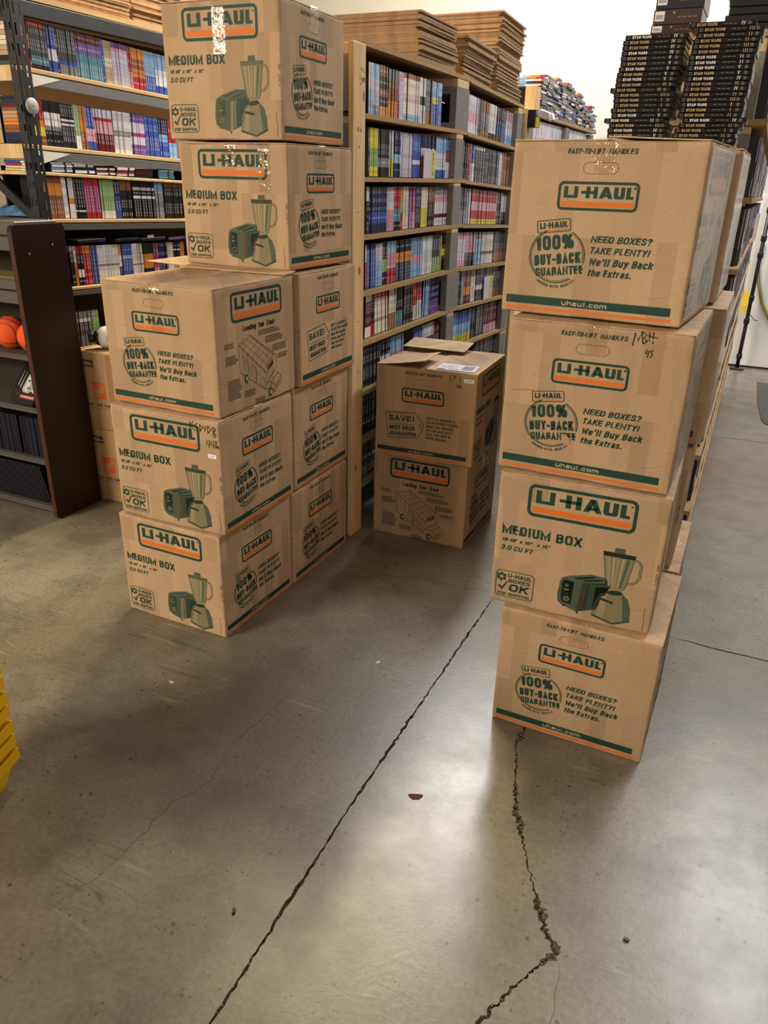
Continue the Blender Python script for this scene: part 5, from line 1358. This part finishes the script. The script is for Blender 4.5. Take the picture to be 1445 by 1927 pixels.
# ------------------------------------------------------------------ signs, holder, crate on the centre shelf
def sign(x, y, z, w, h, label):
    t = thing('divider_sign', label, 'sign', (x, y, z)); t.rotation_euler = (0, 0, pi / 2 - .12)
    obj('card', MB().box(0, 0, 0, w, .0012, h).mesh('card', [plain('lilac_card', rgb(206, 198, 204), .6, .3, 0, .03)]), t)
    mb = MB().rect(w * .66, .001, w - .001, h - .001, rgb(214, 200, 116))
    for i, ch in enumerate('MOVIE'): text(mb, ch, w * .76, h * (.84 - i * .175) - .004, w * .76 + (.010 if ch != 'I' else .003), h * (.84 - i * .175) + .012, BK, 0, 0, .02, .0002)
    obj('printed_strip', mb.mesh('printed_strip', [INK]), t, M=Matrix(((1, 0, 0, 0), (0, 0, -1, -.0004), (0, 1, 0, 0), (0, 0, 0, 1))))
sign(-1.548, 3.74, 1.5728, .115, .125, 'lilac divider card with yellow lettered strip, second row of centre shelving')
sign(-1.548, 4.82, .868, .125, .14, 'lilac divider card with yellow lettered strip, lower row near the open box')
sign(-.052, 4.72, 1.300, .12, .14, 'lilac divider card with yellow lettered strip on the right shelving')
t = thing('wall_holder', 'black holder with grey and white cards hung on far pine upright', 'holder', (-1.511, 5.36, 1.885))
obj('pocket', MB().bbox(0, 0, 0, .05, .085, .105, .003).mesh('pocket', [BLACK]), t)
obj('card_pack', MB().bbox(.0, 0, 0, .075, .05, .05, .006).mesh('card_pack', [plain('grey_screen', rgb(176, 172, 176), .35, .4)]), t, M=Matrix.Translation((.052, .02, .062)) @ Matrix.Rotation(radians(18), 4, 'Y'))
obj('white_card', MB().bbox(0, 0, 0, .03, .05, .04, .002).mesh('white_card', [WHITEP]), t, M=Matrix.Translation((.135, .02, .035)) @ Matrix.Rotation(radians(-20), 4, 'Y'))
obj('yellow_note', MB().bbox(.052, .0, .0, .07, .05, .055, .001).mesh('yellow_note', [plain('yellow_note', rgb(210, 196, 60), .6, .3)]), t)
t = thing('pine_crate', 'open pine crate end standing on far top plank, dark inside', 'crate', (-1.72, 5.56, 1.9925))
for x0, x1 in ((0, .058), (.122, .178)): obj('slat', MB().bbox(x0, 0, 0, x1, .02, .148, .001).mesh('slat', [PINE]), t)
obj('hollow_shade', MB().box(.0, .0215, 0, .178, .12, .144).mesh('hollow_shade', [BLACK]), t)  # black box painted in for the shade of the crate's hollow
obj('side_panel', MB().bbox(.1785, 0, 0, .19, .13, .148, .001).mesh('side_panel', [PINE]), t)

# ------------------------------------------------------------------ grey shop shelving at the left edge
GX0, GX1, GY0, GY1 = -4.3, -2.888, 2.46, 2.69
t = thing('shop_shelving', 'low dark grey metal shop shelving with dark brown end panel', 'shelving', (0, 0, 0))
mb = MB(); P = [(2.415, .0), (2.695, .0), (2.695, 1.335), (2.675, 1.357), (2.442, 1.357), (2.415, 1.33)]
pm = Matrix(((0, 0, 1, 0), (1, 0, 0, 0), (0, 1, 0, 0), (0, 0, 0, 1)))
pts = [(2.418, .022), (2.430, .004), (2.690, .0), (2.705, .01)] + [(2.705 - .022 + .022 * cos(a), 1.332 + .022 * sin(a)) for a in [i * .26 for i in range(7)]] + [(2.440 + .022 * cos(a), 1.332 + .022 * sin(a)) for a in [pi / 2 + i * .26 for i in range(7)]]
ep = o = obj('end_panel', MB().prism(pts, -2.885, -2.8605, M=pm).mesh('end_panel', [BROWN]), t); o['label'] = 'dark brown laminate end panel'
o = obj('edge_band', MB().bbox(-2.8855, 2.4155, .02, -2.860, 2.4185, 1.33, .001).mesh('edge_band', [BROWN_E]), ep); o['label'] = 'reddish brown edge strip'
for y, z in ((2.493, 1.235), (2.625, 1.265)): obj('screw', MB().lathe([(.005, 0), (.004, .0016)], 10).mesh('screw', [STEEL_B]), ep, M=Matrix.Translation((-2.8604, y, z)) @ Matrix.Rotation(pi / 2, 4, 'Y'))
obj('back_or_shade_panel', MB().box(GX0, 2.68, 0, GX1, 2.695, 1.33).mesh('back_or_shade_panel', [PANEL_D]), t)
obj('canopy', MB().bbox(GX0, 2.455, 1.245, GX1, 2.47, 1.305, .004).mesh('canopy', [STEEL_G]), t)
obj('canopy', MB().bbox(GX0, 2.462, 1.308, GX1, 2.69, 1.366, .004).mesh('canopy', [STEEL_G]), t)
for z, th in ((1.128, .05), (1.072, .05), (.790, .026), (.540, .026), (.281, .024), (.036, .024)):
    if abs(z - 1.072) < .001: obj('fascia', MB().bbox(GX0, 2.456, z - .052, GX1, 2.472, z + .003, .004).mesh('fascia', [STEEL_G]), t); continue
    shf = obj('shelf', MB().bbox(GX0, 2.462, z - th, GX1, 2.679, z, .004).mesh('shelf', [STEEL_G]), t)
    obj('shelf_lip', MB().bbox(GX0, 2.452, z - th + .004, GX1, 2.461, z - .006, .003).mesh('shelf_lip', [STEEL_G]), shf)
obj('kick_board', MB().box(GX0, 2.475, 0, GX1, 2.485, .011).mesh('kick_board', [BLACK]), t)
obj('folder', None) if False else None
tag(obj('manila_folder', MB().box(0, 0, 0, .34, .17, .004).mesh('manila_folder', [plain('manila', rgb(150, 128, 70), .7, .2)]), None, (-3.27, 2.475, 1.1285)), 'flat manila folder lying on the uppermost shop shelf', 'folder')
def ball(x, y, z, r, rot, label):
    t = thing('mini_basketball', label, 'ball', (x, y, z + r), 0, None); t.rotation_euler = rot
    prof = [(r * sin(pi * i / 16) + (1e-4 if i in (0, 16) else 0), -r * cos(pi * i / 16)) for i in range(17)]
    skin = obj('rubber_skin', MB().lathe(prof, 32).mesh('rubber_skin', [RUBBER]), t)
    q = r * 1.0; n = 48; sm = BLACK
    obj('seam', MB().tube([(q * cos(2 * pi * i / n), q * sin(2 * pi * i / n), 0) for i in range(n)], r * .022, 5, closed=True).mesh('seam', [sm]), skin)
    obj('seam', MB().tube([(q * cos(2 * pi * i / n), 0, q * sin(2 * pi * i / n)) for i in range(n)], r * .022, 5, closed=True).mesh('seam', [sm]), skin)
    for s in (1, -1):
        pts = []
        for i in range(n):
            a = 2 * pi * i / n; y_ = s * (.52 + .18 * cos(2 * a)) ; rad = math.sqrt(1 - y_ * y_); pts.append((q * rad * cos(a), q * y_, q * rad * sin(a)))
        obj('seam', MB().tube(pts, r * .022, 5, closed=True).mesh('seam', [sm]), skin)
ball(-3.125, 2.55, .7902, .076, (.5, .3, .35), 'orange mini basketball on the shop shelf, left one in full view')
ball(-2.965, 2.535, .7902, .0715, (.2, .6, -.5), 'orange mini basketball partly hidden by the brown end panel')
# picture-fronted cases propped on the shelf under the balls
def cover(label, x, y, z, rz, tilt, seed, big=True):
    t = thing('picture_case', label, 'disc case', (0, 0, 0), 0); t.matrix_basis = Matrix.Translation((x, y, z)) @ Matrix.Rotation(rz, 4, 'Z') @ Matrix.Rotation(tilt, 4, 'X')
    obj('case_body', MB().bbox(0, 0, 0, .135, .014, .19, .002).mesh('case_body', [BLACK]), t)
    mb = MB(); g = [rgb(v, v, v * .97) for v in (30, 70, 120, 170, 214)]
    mb.rect(.004, .006, .131, .186, g[0]); r = random.Random(seed)
    mb.poly([(.016, .075), (.030, .060), (.070, .058), (.088, .075), (.095, .120), (.080, .160), (.048, .172), (.022, .150)], g[3], .0002); mb.poly([(.030, .075), (.045, .064), (.056, .066), (.058, .140), (.040, .160), (.026, .130)], g[4], .0003)
    mb.poly([(.085, .070), (.110, .062), (.122, .085), (.118, .110), (.100, .105)], g[4], .0003); mb.poly([(.075, .12), (.118, .115), (.112, .16), (.08, .172)], g[1], .0004)
    mb.poly([(.034, .122), (.052, .126), (.050, .118), (.036, .115)], g[0], .0005); mb.poly([(.066, .126), (.086, .124), (.084, .116), (.068, .118)], g[0], .0005); mb.poly([(.044, .086), (.072, .088), (.068, .081), (.048, .080)], g[1], .0005)
    mb.rect(.020, .030, .128, .048, rgb(176, 34, 46), .0006)
    for k in range(9): mb.rect(.030 + k * .0105, .034, .0375 + k * .0105, .044, rgb(224, 190, 180), .0007)
    obj('cover_picture', mb.mesh('cover_picture', [CASE]), t, M=Matrix(((1, 0, 0, 0), (0, 0, -1, -.0004), (0, 1, 0, 0), (0, 0, 0, 1))))
for i in range(3):
    cover(['black and white picture case with red band leaning on shop shelf, front one', 'black and white picture case behind the front one on shop shelf', 'leftmost picture case with red band on shop shelf, cut by the frame'][i], -3.09 - .045 * i, 2.466 + .028 * i, .5505, -.10, radians(-38), i)
me = MB().box(0, 0, 0, .16, .001, .09).mesh('price_card', [plain('grey_card', rgb(120, 114, 108), .7, .2)])
tag(obj('price_card', me, None, (-3.06, 2.60, .70)), 'grey blank card hanging behind the picture cases', 'card')
cb = case_mb(.0138, .19, 'N', 801, .135, 'K')
_pn = PAL['N']; PAL['N'] = rgb(26, 30, 46)
bm = [case_mb(.0138, .195, b, 820 + i, .16, 'K', False).mesh('dark_case', [CASE]) for i, b in enumerate(('N', 'N', 'K', 'N'))]
PAL['N'] = _pn
x = -3.40; i = 0
while x < -2.91:
    if not (.55 < (x + 3.40) / .49 < .6 or .93 < (x + 3.4) / .49 < .96):
        tag(obj('dark_case', bm[i % 4], None, (x, 2.487 + RND.uniform(0, .006), .2815)), f'dark navy case upright on shop shelf under picture cases, {ORDL[i]} from left', 'disc case', 'dark navy cases, upper row')
    x += .0165; i += 1
x = -3.42; i = 0
while x < -2.975:
    o = obj('dark_case', bm[(i * 3) % 4], None, M=Matrix.Translation((x + .03 * (i % 3 == 2) * 0, 2.49, .0375)) @ Matrix.Rotation(radians(-14), 4, 'Y') @ Matrix.Translation((0, 0, 0)))
    tag(o, f'dark case leaning on the lowest shop shelf, {ORDL[i]} from left', 'disc case', 'dark leaning cases, bottom row'); x += .0205; i += 1
# things on the rack seen past its end
def art(name, label, x, y, z, w, h, cols, cat='disc case'):
    mb = MB().bbox(0, 0, 0, w, .014, h, .001, PAL['K']); n = len(cols)
    for i, k in enumerate(cols):
        z0 = h * i / n; mb.add([(.003, -.0003, z0 + .002), (w - .003, -.0003, z0 + .002), (w - .003, -.0003, h * (i + 1) / n), (.003, -.0003, h * (i + 1) / n)], [(0, 1, 2, 3)], PAL[k])
    return tag(obj(name, mb.mesh(name, [CASE]), None, (x, y, z)), label, cat)
art('picture_case', 'orange and dark covered case facing out on black rack, past the upright', -3.185, 2.748, 1.676, .11, .19, 'KNNSSOOUUSDNK')
art('picture_case', 'cream and tan covered case facing out at end of top rack shelf', -3.215, 2.748, 1.982, .135, .19, 'GKUUCCUCCS')
art('pale_book', 'pale olive book standing at the end of second rack shelf', -3.245, 2.748, 1.676, .045, .17, 'UUU', 'book')
for i, k in enumerate('YIRBW'):
    me = flat_case(.135, .19, .0105, k + '80W20', 'K', 'W', 40 + i).mesh('flat_disc_case', [CASE])
    lying('flat_disc_case', me, -3.215 + .004 * (i % 3), 2.74, 1.5645 + i * .0107, 0, f'thin case in the small flat pile behind the rack upright, {ORD[4-i]} of five', None)
def cloth():
    mb = MB(); n, m = 16, 12; v = []
    for i in range(n + 1):
        for j in range(m + 1):
            x = -.16 + .32 * i / n; y = .18 * j / m; e = min(i, n - i, 3) / 3 * min(j, m - j, 2) / 2
            v.append((x, y + .01 * noise.noise(Vector((i * .4, j * .3, 1))), .004 + e * (.035 + .03 * noise.noise(Vector((x * 16, y * 18, 4)))) * (1 - .5 * max(0, x / .16))))
    f = [(i * (m + 1) + j, (i + 1) * (m + 1) + j, (i + 1) * (m + 1) + j + 1, i * (m + 1) + j + 1) for i in range(n) for j in range(m)]
    mb.add(v, f, smooth=True); return mb.mesh('folded_cloth', [CLOTH])
o = obj('folded_cloth', cloth(), None, (-3.27, 2.75, 1.3645)); tag(o, 'crumpled blue cloth lying on the rack shelf behind the diagonal brace', 'cloth')

# ------------------------------------------------------------------ store cartons and bottle between rack and left pile
NAVY = rgb(54, 50, 66); HOR = rgb(226, 96, 40)
def store_box(label, z):
    t = thing('store_carton', label, 'box', (-2.905, 2.725, z))
    me = body_mesh(9, .50, .36, .386).mesh('carton_body', [KRAFT_PALE]); obj('carton_body', me, t)
    mb = MB(); mb.rect(-.0 + .004, .312, .090, .345, NAVY); text(mb, 'MEDIUM', .008, .319, .084, .338, PALE, 0, 0, .03, .0002)
    obj('size_label', mb.mesh('size_label', [INK]), t, M=FACE_M['front'])
    mb = MB(); mb.rect(.066, .158, .146, .240, HOR)
    M = Matrix.Translation((.106, .199, 0)) @ Matrix.Rotation(.72, 4, 'Z'); c0 = MB()
    text(c0, 'THE', -.030, .012, .000, .022, PALE, 0, 0, .03, .0003); text(c0, 'HOME', -.042, -.010, .040, .010, PALE, 0, 0, .04, .0003); text(c0, 'DEPOT', -.028, -.024, .034, -.0125, PALE, 0, 0, .04, .0003)
    mb.join(c0, M); obj('logo', mb.mesh('logo', [INK]), t, M=FACE_M['front'])
    mb = MB(); text(mb, 'PACK LIKE THE PROS', .006, .118, .236, .132, NAVY, 0, 0, .02)
    for k in range(16): mb.rect(.02 + k * .012, .108, .029 + k * .012, .110, NAVY)
    obj('lettering', mb.mesh('lettering', [INK]), t, M=FACE_M['front'])
    obj('packing_tape', MB().box(.17, -.0012, .0, .22, -.0009, .384).mesh('packing_tape', [TAPE]), t)
    return t
store_box('tan store carton with orange square logo, bottom one beside brown end panel', 0)
s2 = store_box('tan store carton with orange square logo, upper one carrying the bottle', .3875)
obj('top_flap', flap_mesh(.49, .34, 0, 21, .004, KRAFT_PALE), s2, (.005, .008, .3862))
t = thing('spray_bottle', 'white bottle with black cap and clock-like end lying on store carton', 'bottle', (0, 0, 0))
t.matrix_basis = Matrix.Translation((-2.838, 2.790, .3875 + .386 + .0045 + .054)) @ Matrix.Rotation(radians(62), 4, 'Z') @ Matrix.Rotation(pi / 2, 4, 'X') @ Matrix.Rotation(pi, 4, 'X')
t.matrix_basis = Matrix.Translation((-2.852, 2.775, .3875 + .386 + .0045 + .054)) @ Vector((-.82, -.57, 0)).to_track_quat('Z', 'Y').to_matrix().to_4x4() @ Matrix.Translation((0, 0, -.02))
obj('body', MB().lathe([(.040, -.24), (.052, -.235), (.0535, -.22), (.0535, -.05), (.050, -.03), (.040, -.016)], 28).mesh('body', [WHITEP]), t)
obj('shoulder', MB().lathe([(.0405, -.0165), (.036, -.004), (.029, .006)], 28).mesh('shoulder', [BLACK]), t)
capo = obj('cap', MB().lathe([(.024, .006), (.026, .009), (.026, .030), (.0245, .033), (.0225, .033), (.0215, .0305)], 28).mesh('cap', [BLACK]), t)
obj('cap_face', MB().lathe([(.0212, .0306), (.0205, .0315)], 28).mesh('cap_face', [GREYDISC]), capo)
hands = MB().box(-.0012, -.002, .0316, .0012, .014, .0322).box(-.002, -.0012, .0316, .010, .0012, .0322)
obj('pointer', hands.mesh('pointer', [BLACK]), capo)

# ------------------------------------------------------------------ right edge: stand, hose, mat ; left edge: yellow bins
t = thing('black_stand', 'thin black pole stand with foot before the far glossy wall', 'stand', (.006, 7.80, 0))
obj('foot', MB().bbox(-.06, -.04, 0, .06, .04, .02, .005).mesh('foot', [BLACK]), t)
obj('pole', MB().lathe([(.017, .02), (.017, 1.62)], 12).mesh('pole', [BLACK]), t)
for z in (.10, .42, .62, .99, 1.13, 1.36): obj('collar', MB().lathe([(.024, z), (.025, z + .006), (.025, z + .04), (.024, z + .046)], 12).mesh('collar', [BLACK]), t)
obj('yellow_tag', MB().box(-.075, -.02, .52, -.019, -.016, .70).mesh('yellow_tag', [plain('yellow_sign', rgb(216, 186, 60), .5, .4)]), t)
obj('hook', MB().tube([(.02, 0, .50), (.06, -.005, .46), (.085, -.005, .455)], .004, 6).mesh('hook', [BLACK]), t)
o = obj('hanging_hose', MB().tube([(.005, 7.90, 1.12), (-.0, 7.90, .95), (.035, 7.90, .78), (.10, 7.90, .60), (.19, 7.90, .46), (.30, 7.90, .36), (.44, 7.90, .31), (.6, 7.90, .36), (.75, 7.90, .6), (.8, 7.90, 1.2)], .014, 8).mesh('hanging_hose', [OLIVE])); tag(o, 'olive green hose looped against the far glossy white wall', 'hose')
pts = [(1.4, 5.93), (1.4, 7.32), (.20, 7.32), (.185, 7.25)] + [(.21 + .02 * i, 6.15 - .03 * i) for i in range(4)] + [(.30, 5.95), (.33, 5.93)]
o = obj('floor_mat', MB().prism([(1.4, 5.93), (1.4, 7.33), (.19, 7.33), (.205, 6.6), (.235, 6.12), (.255, 6.0), (.285, 5.955), (.33, 5.93)], 0, .006).mesh('floor_mat', [MATF])); tag(o, 'grey rubber mat with rounded corner on the far right floor', 'mat')
def bin_mesh():
    """open tapered stacking bin with a flared rim"""
    mb = MB(); hw, hd, H = .15, .20, .11
    lo = [(-hw * .86, -hd * .86), (hw * .86, -hd * .86), (hw * .86, hd * .86), (-hw * .86, hd * .86)]; hi = [(-hw, -hd), (hw, -hd), (hw, hd), (-hw, hd)]; rim = [(x * 1.07, y * 1.06) for x, y in hi]
    rings = [[(x, y, 0) for x, y in lo], [(x, y, H - .03) for x, y in hi], [(x, y, H - .034) for x, y in rim], [(x, y, H) for x, y in rim], [(x * .985, y * .985, H) for x, y in rim], [(x * .97, y * .97, H - .02) for x, y in hi], [(x * .97, y * .97, .004) for x, y in lo]]
    v = [p for r in rings for p in r]; f = [(3, 2, 1, 0)]
    for k in range(len(rings) - 1):
        for i in range(4): j = (i + 1) % 4; f.append((k * 4 + i, k * 4 + j, k * 4 + 4 + j, k * 4 + 4 + i))
    n = len(rings) - 1; f.append((n * 4, n * 4 + 1, n * 4 + 2, n * 4 + 3)); mb.add(v, f)
    return mb.mesh('bin_shell', [YELLOW])
bm_ = bin_mesh()
rib = MB().bbox(-.004, -.006, .02, .004, .0, .085, .002).mesh('rib', [YELLOW])
for yb, nb_, wh in ((.845, 16, 'at left frame edge'), (-.08, 21, 'added outside the frame for floor shadow')):  # second stack is added out of view to shadow the left floor
    for i in range(nb_):
        t = thing('yellow_bin', f'yellow bin in nested stack {wh}, {ORDL[i]} from floor', 'bin', (-1.69 + RND.uniform(-.004, .004), yb, .0005 + i * .047), radians(16 + RND.uniform(-1, 1)), 'nested yellow bins ' + wh)
        obj('bin_shell', bm_, t)
        for dx in (-.06, .06): obj('rib', rib, t, (dx, -.188, .0))
        for dy in (-.1, 0, .1): obj('rib', rib, t, M=Matrix.Translation((.141, dy, 0)) @ Matrix.Rotation(pi / 2, 4, 'Z'))
